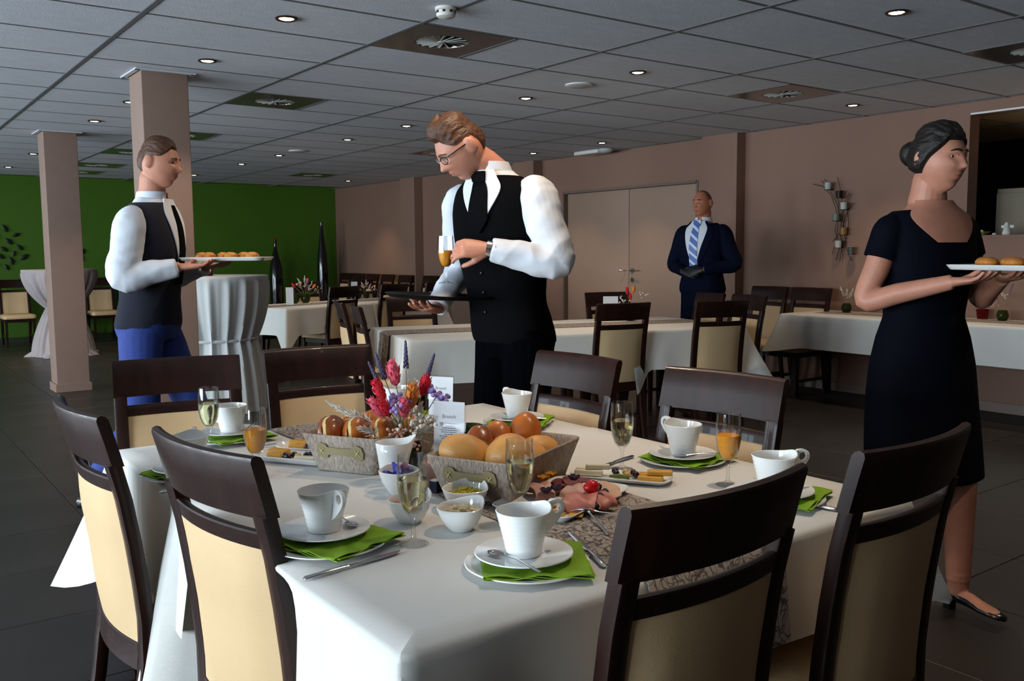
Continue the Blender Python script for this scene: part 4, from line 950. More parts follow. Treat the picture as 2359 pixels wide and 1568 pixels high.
def pu(px, py, z=.012):                        # platter coordinates of a spot in the photograph
    q = onZ(px, py, T + z); c, s = math.cos(mr), math.sin(mr); dx, dy = q.x - mx, q.y - my; return dx * c + dy * s, -dx * s + dy * c
for k, (px, py, lab) in enumerate(((1272, 1130, 'leftmost'), (1300, 1123, 'middle'), (1330, 1118, 'rightmost'))): slice_(*pu(px, py), .036, .034, M_sal, 'dark red marbled salami slice, %s on the platter' % lab, k * .7, .004 + .003 * k, .006, name='salami_slice')
slice_(*pu(1392, 1130), .04, .036, M_roast, 'pale roast slice with browned edge, upper one at the platter end', .4, .004, .008); slice_(*pu(1400, 1148), .038, .03, M_roast, 'pale roast slice with browned edge, lower one at the platter end', .1, .008, .008)
def curlham(uv, a, w, h, m, label, turns=1.1, k=1.0):
    u, v = uv
    def fn(s, t): an = -.5 + s * turns * PI * 1.2; rr_ = (.015 + .010 * s) * k; return V(rr_ * math.cos(an) * 1.7, (t - .5) * w * (1 + .2 * math.sin(5 * s + 3 * t)), rr_ * math.sin(an) * h + .013 + .003 * math.sin(t * 9 + s * 5))
    x, y = ml(u, v); food('folded_ham', MB().sheet(fn, 24, 8, .0018), m, x, y, zf, label, 'cold cut', mr + a, GM)
curlham(pu(1335, 1165), .6, .07, .85, M_ham, 'folded dark pink cured ham at the platter front'); curlham(pu(1340, 1140), .3, .07, .7, M_ham2, 'folded pale ham behind the cured ham'); curlham(pu(1240, 1140), 1.1, .05, .8, M_ham2, 'folded pale pink ham at the platter left'); curlham(pu(1375, 1162), 1.3, .055, .6, M_ham, 'folded cured ham beside the blueberries')
for k, (px, py) in enumerate(((1240, 1174), (1285, 1180), (1328, 1180))): food('cheese_slice', rrbox(.042, .03, .004, .004, .001), M_che, *ml(*pu(px, py)), zf - .001, 'thin yellow cheese slice at the platter front, %s' % ('left', 'centre', 'right')[k], 'cheese', mr + .2 * k, GM)
def berry(u, v, z, r, m, label, name, cat, group, f=ml, base=None):
    x, y = f(u, v); t = ent(name, label, cat, (x, y, (zf if base is None else base) + z), group=group)
    MB().ell((0, 0, r), (r, r, r * .92), None, 16, 10).build('berry_body', m, t, 80)
    MB().lathe([(r * .38, r * 1.82), (r * .42, r * 1.95), (r * .25, r * 1.86)], 10, cap1=True).build('calyx', m, t)
GBs = 'blueberries on the meat platter'
for k, (u, v, z) in enumerate([(*pu(px, py), dz) for px, py, dz in ((1362, 1152, .02), (1378, 1148, .022), (1383, 1160, .012), (1394, 1152, .014))]): berry(u, v, z, .0085, M_berry, 'blueberry on the meat platter, ' + ('left of four', 'top of four', 'front of four', 'right of four')[k], 'blueberry', 'berry', GBs)
x, y = ml(.068, .022); q_ = onZ(1362, 1122, T + .042); st = ent('strawberry', 'bright red strawberry on top of the cold meats', 'strawberry', (q_.x, q_.y, T + .032), mr)
def fs(p, d): k = 1 - .28 * max(0, d.x); return V(p.x, p.y * k, p.z * k)
MB().ell((0, 0, .01), (.019, .0165, .0165), Matrix.Rotation(2.6, 3, 'Z'), 26, 16, fs).build('fruit', M_straw, st, 80)
for k in range(6):
    a = k * 1.05; MB().sheet(lambda s, t, a=a: V(.017, 0, .012) + V(.004 * s, .013 * s * math.cos(a) + .004 * (t - .5) * (1 - s) * math.sin(a), .013 * s * math.sin(a) + .004 * (t - .5) * (1 - s)), 5, 2, .0006).build('leaf', M_leaf, st, 60)
def flower(u, v, z, m, label, n=5, r=.014):
    x, y = ml(u, v); t = ent('edible_flower', label, 'flower', (x, y, zf + z), group='edible flowers')
    for k in range(n):
        a = 2 * PI * k / n + u * 9
        MB().sheet(lambda s, q, a=a: V(r * s * math.cos(a + (q - .5) * 1.3), r * s * math.sin(a + (q - .5) * 1.3), .004 + .010 * s * s + .002 * math.sin(q * 9)), 6, 5, .0006).build('petal', m, t, 60)
    MB().ell((0, 0, .005), (.003, .003, .003), None, 8, 6).build('flower_centre', M_pety, t)
for (px, py, dz, m_, lab) in ((1252, 1128, .022, M_pety, 'yellow edible flower at the back of the meat platter'), (1270, 1122, .024, M_pety, 'small yellow edible flower nearest the basket'), (1283, 1150, .02, M_petv, 'dark violet edible flower in the middle of the platter'), (1322, 1135, .03, M_petv, 'dark violet edible flower near the salami'), (1258, 1152, .016, M_petv, 'dark violet edible flower at the platter left')): flower(*pu(px, py), dz, m_, lab)
for k, (px, py) in enumerate(((1245, 1176), (1274, 1172), (1312, 1174), (1234, 1170), (1260, 1178), (1294, 1178))):
    x, y = ml(*pu(px, py)); m = M_nut if k % 2 == 0 or k == 1 else M_rais
    food('hazelnut' if m is M_nut else 'raisin', MB().ell((0, 0, .006), (.0085, .0065, .0065), Matrix.Rotation(k, 3, 'Z'), 12, 8), m, x, y, zf + .004, ('pale nut' if m is M_nut else 'dark raisin') + ' at the front of the meat platter, %s from the left' % ('second', 'fourth', 'last', 'first', 'third', 'fifth')[k], 'nut' if m is M_nut else 'raisin', k, 'nuts and raisins on the meat platter')
# cheese plate
cr = R(-56); cx_, cy_ = 1.455, -3.065
platter(cx_, cy_, .25, .095, cr, 'white oblong plate of cheeses right of the meat platter', .011, .03)
def cl(u, v): c, s = math.cos(cr), math.sin(cr); return cx_ + u * c - v * s, cy_ + u * s + v * c
for k, (u, v, a, m, d) in enumerate(((-.085, .018, .15, M_chw, (.065, .016, .014)), (-.08, -.008, .1, M_chw, (.07, .016, .014)), (-.06, .004, .25, M_chw, (.06, .014, .013)))):
    x, y = cl(u, v); food('cheese_stick', rrbox(*d, .004, .002), m, x, y, zf + (.0 if k < 2 else .014), 'pale cheese stick at the left of the cheese plate, ' + ('rear', 'front', 'top')[k], 'cheese', cr + a, 'cheese sticks')
for k, (u, v, a) in enumerate(((.07, .015, .1), (.075, -.016, .0), (.095, .0, .2))):
    x, y = cl(u, v); food('cheese_slice', rrbox(.06, .022, .012, .004, .002), M_che, x, y, zf + (0 if k < 2 else .012), 'yellow cheese slice at the right of the cheese plate, ' + ('rear', 'front', 'top')[k], 'cheese', cr + a, 'yellow cheese slices')
for k, (u, v, m, n_) in enumerate(((-.02, .02, M_berry, 'blueberry'), (-.012, -.002, M_rais, 'dark_grape'), (.008, .015, M_nut, 'hazelnut'), (.018, -.01, M_nut, 'hazelnut'), (.026, .018, M_rais, 'dark_grape'), (.036, .0, M_rais, 'dark_grape'))):
    x, y = cl(u, v); food(n_, MB().ell((0, 0, .009), (.009, .008, .0085), None, 14, 10), m, x, y, zf, n_.replace('_', ' ') + ' in the middle of the cheese plate, %s from its left' % ('first', 'second', 'third', 'fourth', 'fifth', 'sixth')[k], 'nut' if m is M_nut else 'berry', k, 'berries and nuts on the cheese plate')
x, y = cl(.0, -.022); food('gherkin', MB().tube([(-.025, 0, .006), (0, .004, .007), (.025, 0, .006)], [.003, .006, .003], 10), mat('gherkin', '#55661f', .4, var=.15), x, y, zf, 'small green gherkin at the front of the cheese plate', 'gherkin', cr)
# left dishes
for n_, (px_, py_, rz_, lab) in enumerate(((.905, -2.375, R(-58), 'white boat dish of cheese and grapes left of the small basket'), (1.0, -2.305, R(-52), 'white dish of orange cheese half behind the small basket'))):
    platter(px_, py_, .25, .105, rz_, lab, .014, .045, None, .35)
    def dlc(u, v, px_=px_, py_=py_, rz_=rz_): c, s = math.cos(rz_), math.sin(rz_); return px_ + u * c - v * s, py_ + u * s + v * c
    W = 'boat dish' if n_ == 0 else 'dish behind the small basket'
    for k, (u, v, d, m, nm) in enumerate(((-.06, .012, (.06, .03, .02), M_che, 'orange cheese wedge'), (-.055, -.01, (.05, .02, .014), M_che, 'orange cheese slice'), (.045, -.018, (.06, .02, .014), M_chw, 'white cheese slice'), (.075, .0, (.04, .022, .013), M_chw, 'white cheese cube'))):
        x, y = dlc(u, v); food('cheese_piece', rrbox(*d, .005, .003), m, x, y, zf, '%s in the %s' % (nm, W), 'cheese', rz_ + .1 * k, 'cheese in the left dishes')
    for k, (u, v, m, nm) in enumerate(((-.022, -.012, M_rais, 'dark_grape'), (-.005, .004, M_rais, 'dark_grape'), (-.008, -.02, M_rais, 'dark_grape'), (.014, -.006, M_nut, 'hazelnut'), (.03, .012, M_berry, 'blueberry'), (.045, .01, M_berry, 'blueberry'), (.038, .02, M_berry, 'blueberry'))):
        x, y = dlc(u, v); food(nm, MB().ell((0, 0, .009), (.010, .009, .009), None, 14, 10), m, x, y, zf, '%s in the %s, %s' % (nm.replace('_', ' '), W, ('left of three grapes', 'rear of three grapes', 'front of three grapes', 'beside the grapes', 'left of three berries', 'right of three berries', 'top of three berries')[k]), 'berry' if m is not M_nut else 'nut', 0, 'fruit in the left dishes')
# serving forks
def fork(a, b, label):
    a = V(*a); b = V(*b); L_ = (b - a).length; t = ent('serving_fork', label, 'fork', (a.x, a.y, a.z), math.atan2(b.y - a.y, b.x - a.x), 'serving forks')
    MB().tube([(0, 0, .002), (.05, 0, .006), (L_ - .055, 0, .012), (L_ - .045, 0, .014)], [.0045, .003, .0028, .005], 8, .5, (0, 0, 1)).build('handle', M_steel, t)
    MB().sheet(lambda s, q: V(L_ - .046 + .022 * s, (q - .5) * .019 * (.5 + .5 * s), .0145 + .004 * math.sin(s * 2)), 5, 5, .0016).build('fork_head', M_steel, t)
    for k in range(4): MB().tube([(L_ - .026, -.0075 + .005 * k, .0178), (L_ - .01, -.0075 + .005 * k, .0165), (L_ + .006, -.0075 + .005 * k, .011)], [.0018, .0014, .0007], 6).build('tine', M_steel, t)
fork((1.285, -3.372, T + .002), (1.165, -3.225, T), 'steel fork resting on the meat platter, handle under the foreground chair'); fork((1.13, -3.375, T + .002), (1.20, -3.215, T), 'steel fork crossed over the other at the meat platter')
fork((.912, -2.14, T + .002), (1.055, -2.20, T), 'steel fork lying on the runner beside the left dishes')
# ------------------------------------------------------------------ wall and floor decoration
M_iron = mat('dark_iron_wire', '#241c18', .5, metal=.5, var=.1); M_cand = mat('frosted_white_glass', '#a9ada6', .5, var=.05)
wd = ent('wall_candle_holder', 'twisted iron wall ornament carrying seven small candle cups', 'wall decoration', (XR - .002, 0, 0))
CUP = [(1908, 428, M_cand), (1934, 447, M_iron), (1944, 474, M_cand), (1926, 500, mat('grey_green_glass', '#6c7466', .5, var=.05)), (1943, 532, mat('amber_glass', '#7a5a2c', .5, var=.05)), (1931, 562, M_cand), (1961, 577, mat('dark_grey_glass', '#3e423f', .5, var=.05))]
for (px, py, m) in CUP:
    p = onX(px, py, XR - .07)
    c = MB().lathe([(.028, -.032), (.03, .03), (.028, .031), (.025, .03), (.024, -.028)], 20, c=(-.07, p.y, p.z), cap1=True).build('candle_cup', m, wd)
    MB().lathe([(.036, -.036), (.036, -.032)], 20, c=(-.07, p.y, p.z)).build('saucer', M_iron, c)
    MB().tube([(-.04, p.y, p.z - .034), (-.004, p.y, p.z - .034)], .004, 6).build('bracket', M_iron, c)
rng = random.Random(4)
def wp(px, py): q = onX(px, py, XR - .03); return V(-.03, q.y, q.z)
for k, pts in enumerate((((1874, 424), (1898, 430), (1915, 450), (1927, 480), (1932, 520), (1925, 560), (1916, 585)), ((1892, 416), (1908, 432), (1930, 470), (1938, 510), (1937, 545), (1944, 595)), ((1931, 408), (1938, 440), (1940, 480), (1936, 530), (1936, 560), (1925, 598)), ((1958, 444), (1948, 465), (1941, 500), (1945, 535), (1948, 570), (1960, 600)), ((1962, 446), (1950, 470), (1955, 510), (1952, 540), (1940, 575), (1935, 600)), ((1966, 468), (1955, 480), (1946, 500), (1940, 530), (1928, 545), (1918, 556)), ((1899, 412), (1920, 440), (1932, 465), (1930, 500), (1924, 530), (1934, 570)))):
    MB().tube([wp(*q) + V(rng.uniform(-.01, .01), 0, 0) for q in pts], .0028, 6).build('twig', M_iron, wd)
# leaves on the green wall
lw_ = ent('leaf_wall_decoration', 'spray of dark metal leaves on the green wall at the left edge', 'wall decoration', (0, YG - .012, 0))
M_dl = mat('dark_leaf_metal', '#131a0c', .5, var=.15)
def leafm(px, py, ln, ang):
    p = onY(px, py, YG - .012); E_ = Matrix.Rotation(ang, 3, 'Y')
    MB().sheet(lambda s, t: p + V(0, .012, 0) * 0 + E_ @ V((s - .5) * ln, -.012 - .012 * math.sin(s * PI) * (1 - abs(2 * t - 1)), (t - .5) * ln * .46 * math.sin(PI * min(max(s, .02), .98)) ** .8) - V(0, YG - .012, 0), 10, 4, .003).build('leaf', M_dl, lw_, 60)
for (px, py, ln, a) in ((11, 526, .13, 60), (36, 541, .11, -30), (20, 556, .13, 45), (9, 574, .12, 35), (45, 570, .12, 45), (32, 584, .10, -70), (55, 592, .14, -40), (26, 601, .13, 70), (15, 615, .11, 60), (1, 590, .12, 40), (-12, 545, .12, 70), (-14, 610, .12, 0), (190, 580, .12, -60), (187, 595, .12, 80)): leafm(px, py, ln, R(a))
# floor vases by the green wall
M_vase = mat('glossy_black_vase', '#0a0c10', .12, coat=.5, var=.05)
def fvase(x, y, prof, label, flower=False):
    t = ent('floor_vase', label, 'vase', (x, y, 0), group='tall black floor vases')
    MB().lathe(prof + [(prof[-1][0] * .8, prof[-1][1] - .01), (prof[-1][0] * .5, prof[-1][1] - .15)], 36, cap0=True, cap1=True).build('vase_body', M_vase, t, 60)
    if flower:
        for k in range(6): MB().sheet(lambda s, q, k=k: V(.055 * s * math.cos(k * 1.05 + (q - .5)), .055 * s * math.sin(k * 1.05 + (q - .5)), prof[-1][1] + .012 + .02 * s), 5, 4, .002).build('petal', HM['red'], t, 60)
a = onY(635, 600, 10.3); fvase(a.x, 10.3, [(.06, 0), (.09, .06), (.115, .5), (.115, .85), (.10, 1.08), (.06, 1.25), (.03, 1.38), (.024, 1.46), (.035, 1.53)], 'bottle-shaped black floor vase with red flower at the green wall', True)
a = onY(742, 580, 10.3); fvase(a.x, 10.3, [(.05, 0), (.075, .05), (.095, .7), (.098, 1.0), (.085, 1.25), (.05, 1.52), (.03, 1.7), (.022, 1.80), (.026, 1.845)], 'taller slim black floor vase near the room corner')
# hatch: cabinet and ornaments
M_cab = mat('cream_cabinet', '#9a8f7c', .5, var=.03)
cb_ = ent('kitchen_cabinet', 'cream cabinet standing in the kitchen behind the hatch', 'cabinet', (8.15, -1.45, 0)); rrbox(.5, 1.2, 1.80, .005, .003).build('carcass', M_cab, cb_)
for s in (-1, 1):
    d = rrbox(.02, .59, 1.7, .003, .002, None, (-.262, s * .3, .06)).build('door', M_cab, cb_); MB().tube([(-.29, s * .06, .95), (-.29, s * .06, 1.1)], .006, 8).build('handle', M_steel, d)
o = ent('ornament_bowl', 'small olive leaf-shaped bowl on the hatch sill', 'bowl', (XR + .08, onX(2262, 536, XR + .08).y, 1.4055)); MB().lathe([(.02, 0), (.03, .006), (.055, .022), (.06, .03), (.055, .029), (.03, .012), (.001, .008)], 20, cap1=False, fn=lambda p, a: V(p.x * (1 + .12 * math.cos(5 * a)), p.y * (1 + .12 * math.cos(5 * a)), p.z)).build('bowl_body', mat('olive_ceramic', '#8a8440', .4, var=.1), o, 60); MB().ell((0, 0, .028), (.012, .012, .016), None, 12, 8).build('candle', M_paintw, o)
o = ent('angel_figurine', 'little white angel figurine on the hatch sill', 'figurine', (XR + .08, onX(2319, 533, XR + .08).y, 1.4055)); MB().lathe([(.03, 0), (.034, .01), (.024, .05), (.014, .068), (.001, .07)], 18, cap1=False).build('gown', M_paintw, o, 60); MB().ell((0, 0, .082), (.018, .018, .02), None, 14, 10).build('head', M_paintw, o)
for s in (-1, 1): MB().sheet(lambda a, b, s=s: V(.012, s * (.008 + .04 * a), .05 + .03 * b * (1 - .4 * a) + .006 * a), 6, 5, .004).build('wing', M_paintw, o, 60)
o = ent('ornament_shell', 'tiny pale shell on the hatch sill', 'ornament', (XR + .08, onX(2290, 538, XR + .08).y, 1.4055)); MB().ell((0, 0, .008), (.012, .016, .009), None, 14, 8, lambda p, d: p * (1 + .12 * math.cos(9 * math.atan2(d.y, d.x)))).build('shell_body', M_paintw, o, 60)
# ------------------------------------------------------------------ people
def remesh(name, mb, voxel, m, parent, smooth=2, wrinkle=None, seed=0):
    me = bpy.data.meshes.new(name); me.from_pydata(mb.v, [], mb.f); me.update()
    bm = bmesh.new(); bm.from_mesh(me); bmesh.ops.recalc_face_normals(bm, faces=bm.faces); bm.to_mesh(me); bm.free()
    ob = bpy.data.objects.new('tmp', me); col.objects.link(ob)
    r_ = ob.modifiers.new('r', 'REMESH'); r_.mode = 'VOXEL'; r_.voxel_size = voxel; r_.use_smooth_shade = True
    if smooth: s_ = ob.modifiers.new('s', 'SMOOTH'); s_.iterations = smooth; s_.factor = .5
    bpy.context.view_layer.update()
    out = bpy.data.meshes.new_from_object(ob.evaluated_get(bpy.context.evaluated_depsgraph_get())); bpy.data.objects.remove(ob)
    if wrinkle:
        amp, fr, st = wrinkle; sd = V(seed * 7.3, seed * 3.1, seed)
        ns = [v.normal.copy() for v in out.vertices]
        for v, n in zip(out.vertices, ns):
            q = V(v.co.x * st[0], v.co.y * st[1], v.co.z * st[2]) * fr + sd
            a = noise.noise(q); v.co += n * amp * ((1 - abs(a) * 2.2) * .6 + .5 * noise.noise(q * 2.3))
    out.name = name; out.shade_smooth(); out.materials.append(m)
    return link(name, out, parent)
def catmull(secs, t):
    n = len(secs) - 1; x = min(max(t, 0), .99999) * n; k = int(x); u = x - k
    p0, p1, p2, p3 = secs[max(k - 1, 0)], secs[k], secs[k + 1], secs[min(k + 2, n)]
    def cr(a, b, c, d): return .5 * ((2 * b) + (c - a) * u + (2 * a - 5 * b + 4 * c - d) * u * u + (3 * b - a - 3 * c + d) * u ** 3)
    return [cr(a, b, c, d) for a, b, c, d in zip(p0, p1, p2, p3)]
class Torso:
    """sections: (cx, cy, cz, half width, half depth, turn)"""
    def __init__(s, secs, ex=2.3): s.secs = secs; s.ex = ex
    def at(s, th, t, off=0):
        cx, cy, cz, a, b, tw = catmull(s.secs, t); c, sn = math.cos(th), math.sin(th); e = 2 / s.ex
        x = (a + off) * math.copysign(abs(c) ** e, c); y = (b + off) * math.copysign(abs(sn) ** e, sn); ct, st = math.cos(tw), math.sin(tw)
        return V(cx + x * ct - y * st, cy + x * st + y * ct, cz)
    def solid(s, mb, t0, t1, off=0, n=30, m=40):
        return mb.rings([[s.at(2 * PI * j / m, t0 + (t1 - t0) * i / n, off) for j in range(m)] for i in range(n + 1)])
    def tz(s, z):                                   # parameter at height z
        lo, hi = 0, 1
        for _ in range(40):
            md = (lo + hi) / 2
            if catmull(s.secs, md)[2] < z: lo = md
            else: hi = md
        return lo
    def patch(s, z0, z1, left, right, off, th=.004, nu=14, nv=22):
        """left/right: functions of v giving the angle from the front (radians, + = wearer's right)"""
        def fn(u, v):
            t = s.tz(z0 + (z1 - z0) * v); a = left(v) + (right(v) - left(v)) * u; return s.at(PI / 2 - a, t, off)
        return MB().sheet(fn, nu, nv, th)
def sstep(a, b, x): u = min(max((x - a) / (b - a), 0), 1); return u * u * (3 - 2 * u)
HR = (.0785, .098, .118)
def head_pt(d, off=0):
    x, y, z = d.x * HR[0], d.y * HR[1], d.z * HR[2]; u, v = d.x, d.z
    if z < 0:
        k = -v; x *= 1 - .20 * k ** 1.5; y *= (1 - .45 * k) if y < 0 else (1 - .06 * k)
    f = max(0, d.y)
    g = lambda q, c, s: math.exp(-((q - c) / s) ** 2)
    dy = 0
    if f > 0:
        pn = min(max((.26 - v) / .44, 0), 1) ** 1.3 if v > -.2 else g(v, -.2, .055)
        dy += .020 * g(u, 0, .16) * pn + .006 * g(u, 0, .34) * g(v, -.17, .09)
        dy += .006 * g(abs(u), .36, .24) * g(v, .26, .07) - .011 * g(abs(u), .40, .17) * g(v, .11, .10)
        dy += .006 * g(abs(u), .48, .2) * g(v, -.12, .16)
        dy += .007 * g(u, 0, .26) * (g(v, -.40, .045) + g(v, -.505, .05)) - .004 * g(u, 0, .3) * g(v, -.45, .02)
        dy += .008 * g(u, 0, .3) * g(v, -.78, .14) - .004 * g(u, 0, .4) * g(v, -.63, .06)
        dy *= sstep(0, .35, f)
    p = V(x, y + dy, z)
    if off: p += V(d.x / HR[0], d.y / HR[1], d.z / HR[2]).normalized() * off
    return p
def sph(az, el): return V(math.cos(el) * math.sin(az), math.cos(el) * math.cos(az), math.sin(el))
def head_solid(mb, M):
    nu, nv = 72, 56; rs = []
    for i in range(nv + 1):
        el = -PI / 2 + PI * i / nv; el = max(min(el, 1.55), -1.55); rs.append([M @ head_pt(sph(2 * PI * j / nu, el)) for j in range(nu)])
    mb.rings(rs)
    for s in (-1, 1):
        E_ = Matrix.Rotation(s * .25, 3, 'Z') @ Matrix.Rotation(-.15, 3, 'X')
        def fe(p, d): return V(p.x, p.y, p.z * (1 if p.z > 0 else .85)) 
        m2 = MB().ell((0, 0, 0), (.010, .022, .034), E_, 16, 12, fe); mb.add([M @ (V(*p) + V(s * .083, -.012, .006)) for p in m2.v], m2.f)
def hair(name, M, m, parent, line, thick, seed=0, nu=96, nv=60, lump=.006):
    """line(az) -> lowest elevation of hair; thick(az, el) -> thickness"""
    sd = V(seed * 5.1, 2, 3)
    def fn(u, v):
        az = (u - .5) * 2 * PI; e0 = line(abs(az)); el = e0 + (1.555 - e0) * v; d = sph(az, el)
        k = thick(abs(az), el) * sstep(0, .10, v) + .001
        k += lump * sstep(0, .15, v) * (noise.noise(V(d.x * 9, d.y * 3, d.z * 9) + sd) + .4 * noise.noise(V(d.x * 30, d.y * 8, d.z * 30) + sd))
        return M @ head_pt(d, max(k, .0005))
    mb = MB().grid(fn, nu, nv)
    return mb.build(name, m, parent, 80)
def hand(mb, wrist, d, n, side, curl=(.5, .5, .5, .5), thumb=.6, spread=.06, sc_=1.0, tcurl=.5):
    """wrist point, direction of the fingers d, palm normal n (out of the palm), side=+1: thumb towards d x n"""
    d = V(*d).normalized(); n = V(*n); n = (n - d * n.dot(d)).normalized(); b = d.cross(n) * side; w_ = V(*wrist)
    L = lambda u, v, h: w_ + (d * u + b * v + n * h) * sc_
    mb.rings([[L(u, v0 + a * math.cos(2 * PI * j / 16), h0 + c * math.sin(2 * PI * j / 16)) for j in range(16)] for (u, v0, h0, a, c) in ((-.02, 0, 0, .027, .02), (.0, 0, 0, .028, .019), (.03, .0, 0, .036, .0165), (.06, 0, 0, .041, .0145), (.085, 0, 0, .042, .0125), (.094, 0, 0, .038, .009))])
    for k, (v, ln, rr_) in enumerate(((.031, .068, .0088), (.0105, .076, .0092), (-.0105, .071, .0087), (-.031, .055, .0078))):
        p = L(.086, v, 0); a = 0; pts = [L(.07, v * .95, 0), p]; rad = [rr_, rr_]; fd = (d + b * spread * (v / .03)).normalized()
        for seg, (q, cc) in enumerate(((.46, .9), (.30, 1.1), (.24, .7))):
            a += curl[k] * cc; dirn = fd * math.cos(a) + n * math.sin(a); p = p + dirn * ln * q * sc_; pts.append(p); rad.append(rr_ * (1.0, .92, .8)[seg])
        pts.append(p + dirn * .003); rad.append(rr_ * .45); mb.tube(pts, [r_ * sc_ for r_ in rad], 10)
    p = L(.018, .026, .004); pts = [L(.0, .015, .002), p]; rad = [.013, .0125]; td = (d * math.cos(thumb) + b * math.sin(thumb) + n * .35).normalized()
    for seg, ln in enumerate((.036, .03, .024)):
        p = p + td * ln * sc_; pts.append(p); rad.append((.0115, .0102, .0085)[seg]); td = (td + d * .25 * tcurl + n * .5 * tcurl - b * .35 * tcurl).normalized()
    pts.append(p + td * .003); rad.append(.004); mb.tube(pts, [r_ * sc_ for r_ in rad], 10)
def limb(mb, pts, rads, off=0, seg=20, sub=5, flat=None):
    P = [V(*p) for p in pts]; out = []; rr_ = []
    n = len(P) - 1
    for i in range(n):
        for k in range(sub):
            u = k / sub; q = catmull([tuple(P[j]) + (rads[j],) for j in range(n + 1)], (i + u) / n); out.append(V(q[0], q[1], q[2])); rr_.append(q[3] + off)
    out.append(P[-1]); rr_.append(rads[-1] + off); mb.tube(out, rr_, seg, flat)
def M4(c, fwd, upv):
    f = V(*fwd).normalized(); u_ = V(*upv); u_ = (u_ - f * u_.dot(f)).normalized(); r_ = f.cross(u_); c = V(*c)
    return Matrix(((r_.x, f.x, u_.x, c.x), (r_.y, f.y, u_.y, c.y), (r_.z, f.z, u_.z, c.z), (0, 0, 0, 1)))
M_lip = mat('lips', '#96544c', .45, var=.05); M_eye = mat('eye_white', '#d8d4cc', .2, var=.02); M_iris = mat('iris', '#2a2018', .2, var=.2)
def face(M, parent, brow):
    for s in (-1, 1):
        c = head_pt(sph(s * .42, .10)); e = MB().ell(M @ (c + V(0, -.0065, 0)), (.0098, .0098, .0098), None, 16, 10).build('eye', M_eye, parent)
        MB().ell(M @ (c + V(0, .0012, -.0005)), (.0056, .003, .0056), M.to_3x3(), 12, 8).build('iris', M_iris, e)
        def lid(u, v, s=s): q = head_pt(sph(s * .42 + (u - .5) * .36, .115 + .055 * math.sin(PI * u) + .05 * v), .0012 + .0028 * (1 - v)); return M @ q
        MB().sheet(lid, 8, 3, .002).build('eyelid', M_skin, e, 70)
        def br(u, v, s=s): return M @ head_pt(sph(s * (.16 + .46 * u), .255 + .05 * math.sin(PI * min(u * .8 + .15, 1)) + .055 * (v - .5) * (1.1 - .6 * u)), .0022)
        MB().sheet(br, 10, 3, .003).build('eyebrow', brow, parent, 70)
    def lp(u, v): return M @ head_pt(sph((u - .5) * .52, -.46 + .13 * (v - .5) * math.sin(PI * min(max(u, .04), .96))), .0012)
    MB().sheet(lp, 14, 6, .0012).build('lips', M_lip, parent, 70)
def shoe(mb, heel, d, L_=.28, w_=.048, hgt=.07):
    d = V(d[0], d[1], 0).normalized(); b = V(-d.y, d.x, 0); h_ = V(heel[0], heel[1], heel[2] if len(heel) > 2 else 0)
    rs = []
    for (u, a, h) in ((-.01, .4, .5), (.0, .7, .9), (.06, .85, 1.0), (.13, .85, .95), (.19, 1, .62), (.24, .95, .5), (.27, .7, .42), (.285, .3, .3)):
        u *= L_ / .28; rs.append([h_ + d * u + b * (a * w_ * math.cos(2 * PI * j / 16)) + V(0, 0, max(.0, (.5 + .5 * math.sin(2 * PI * j / 16)) * h * hgt)) for j in range(16)])
    return mb.rings(rs)
M_shirt = mat('white_shirt_cotton', '#ccd0d8', .75, var=.02, bump=.08, bscale=400); M_vest = mat('black_waistcoat', '#08080a', .9, var=.15, vscale=60, bump=.1, bscale=400, spec=.05)
M_trou = mat('black_trousers', '#07070a', .9, var=.15, vscale=40, bump=.1, bscale=300, spec=0.0); M_shoe = mat('black_shoe_leather', '#0a0a0b', .25, var=.1, coat=.3)
M_hairb = mat('brown_hair', '#4a2d1b', .5, var=.45, vscale=60, stretch=(3, 1, 3), bump=.6, bscale=90); M_hairk = mat('near_black_hair', '#17100c', .5, var=.4, vscale=60, stretch=(3, 1, 3), bump=.6, bscale=90)
def std_torso(hip, waist, chest, sh, neck, w=1.0, twh=0, tws=0, dp=1.0):
    """hip, waist, chest, shoulder-centre, neck base points -> Torso; the twist runs from twh (hips) to tws (shoulders)"""
    h, wa, c, s, n = [V(*p) for p in (hip, waist, chest, sh, neck)]; lo = h + (h - wa) * .45
    def sec(p, a, b, tw): return (p.x, p.y, p.z, a * w, b * w * dp, tw)
    return Torso([sec(lo, .13, .10, twh), sec(h, .172, .118, twh), sec(h.lerp(wa, .55), .162, .112, twh * .7 + tws * .3), sec(wa, .15, .106, (twh + tws) / 2), sec(wa.lerp(c, .5), .162, .115, twh * .3 + tws * .7), sec(c, .180, .122, tws), sec(c.lerp(s, .6), .186, .112, tws), sec(s, .168, .092, tws), sec(s.lerp(n, .55), .10, .072, tws), sec(n, .062, .062, tws)])
def leg_chain(hip, knee, ankle): return [V(*hip) + V(0, 0, .02), hip, V(*hip).lerp(V(*knee), .5), knee, V(*knee).lerp(V(*ankle), .35), ankle]
LR = [.088, .09, .076, .056, .054, .04]
def arm_chain(sh, el, wr): return [V(sh[0] * .72, sh[1], sh[2] + .012), sh, V(*sh).lerp(V(*el), .5), el, V(*el).lerp(V(*wr), .4), wr]
AR = [.03, .05, .046, .038, .037, .026]
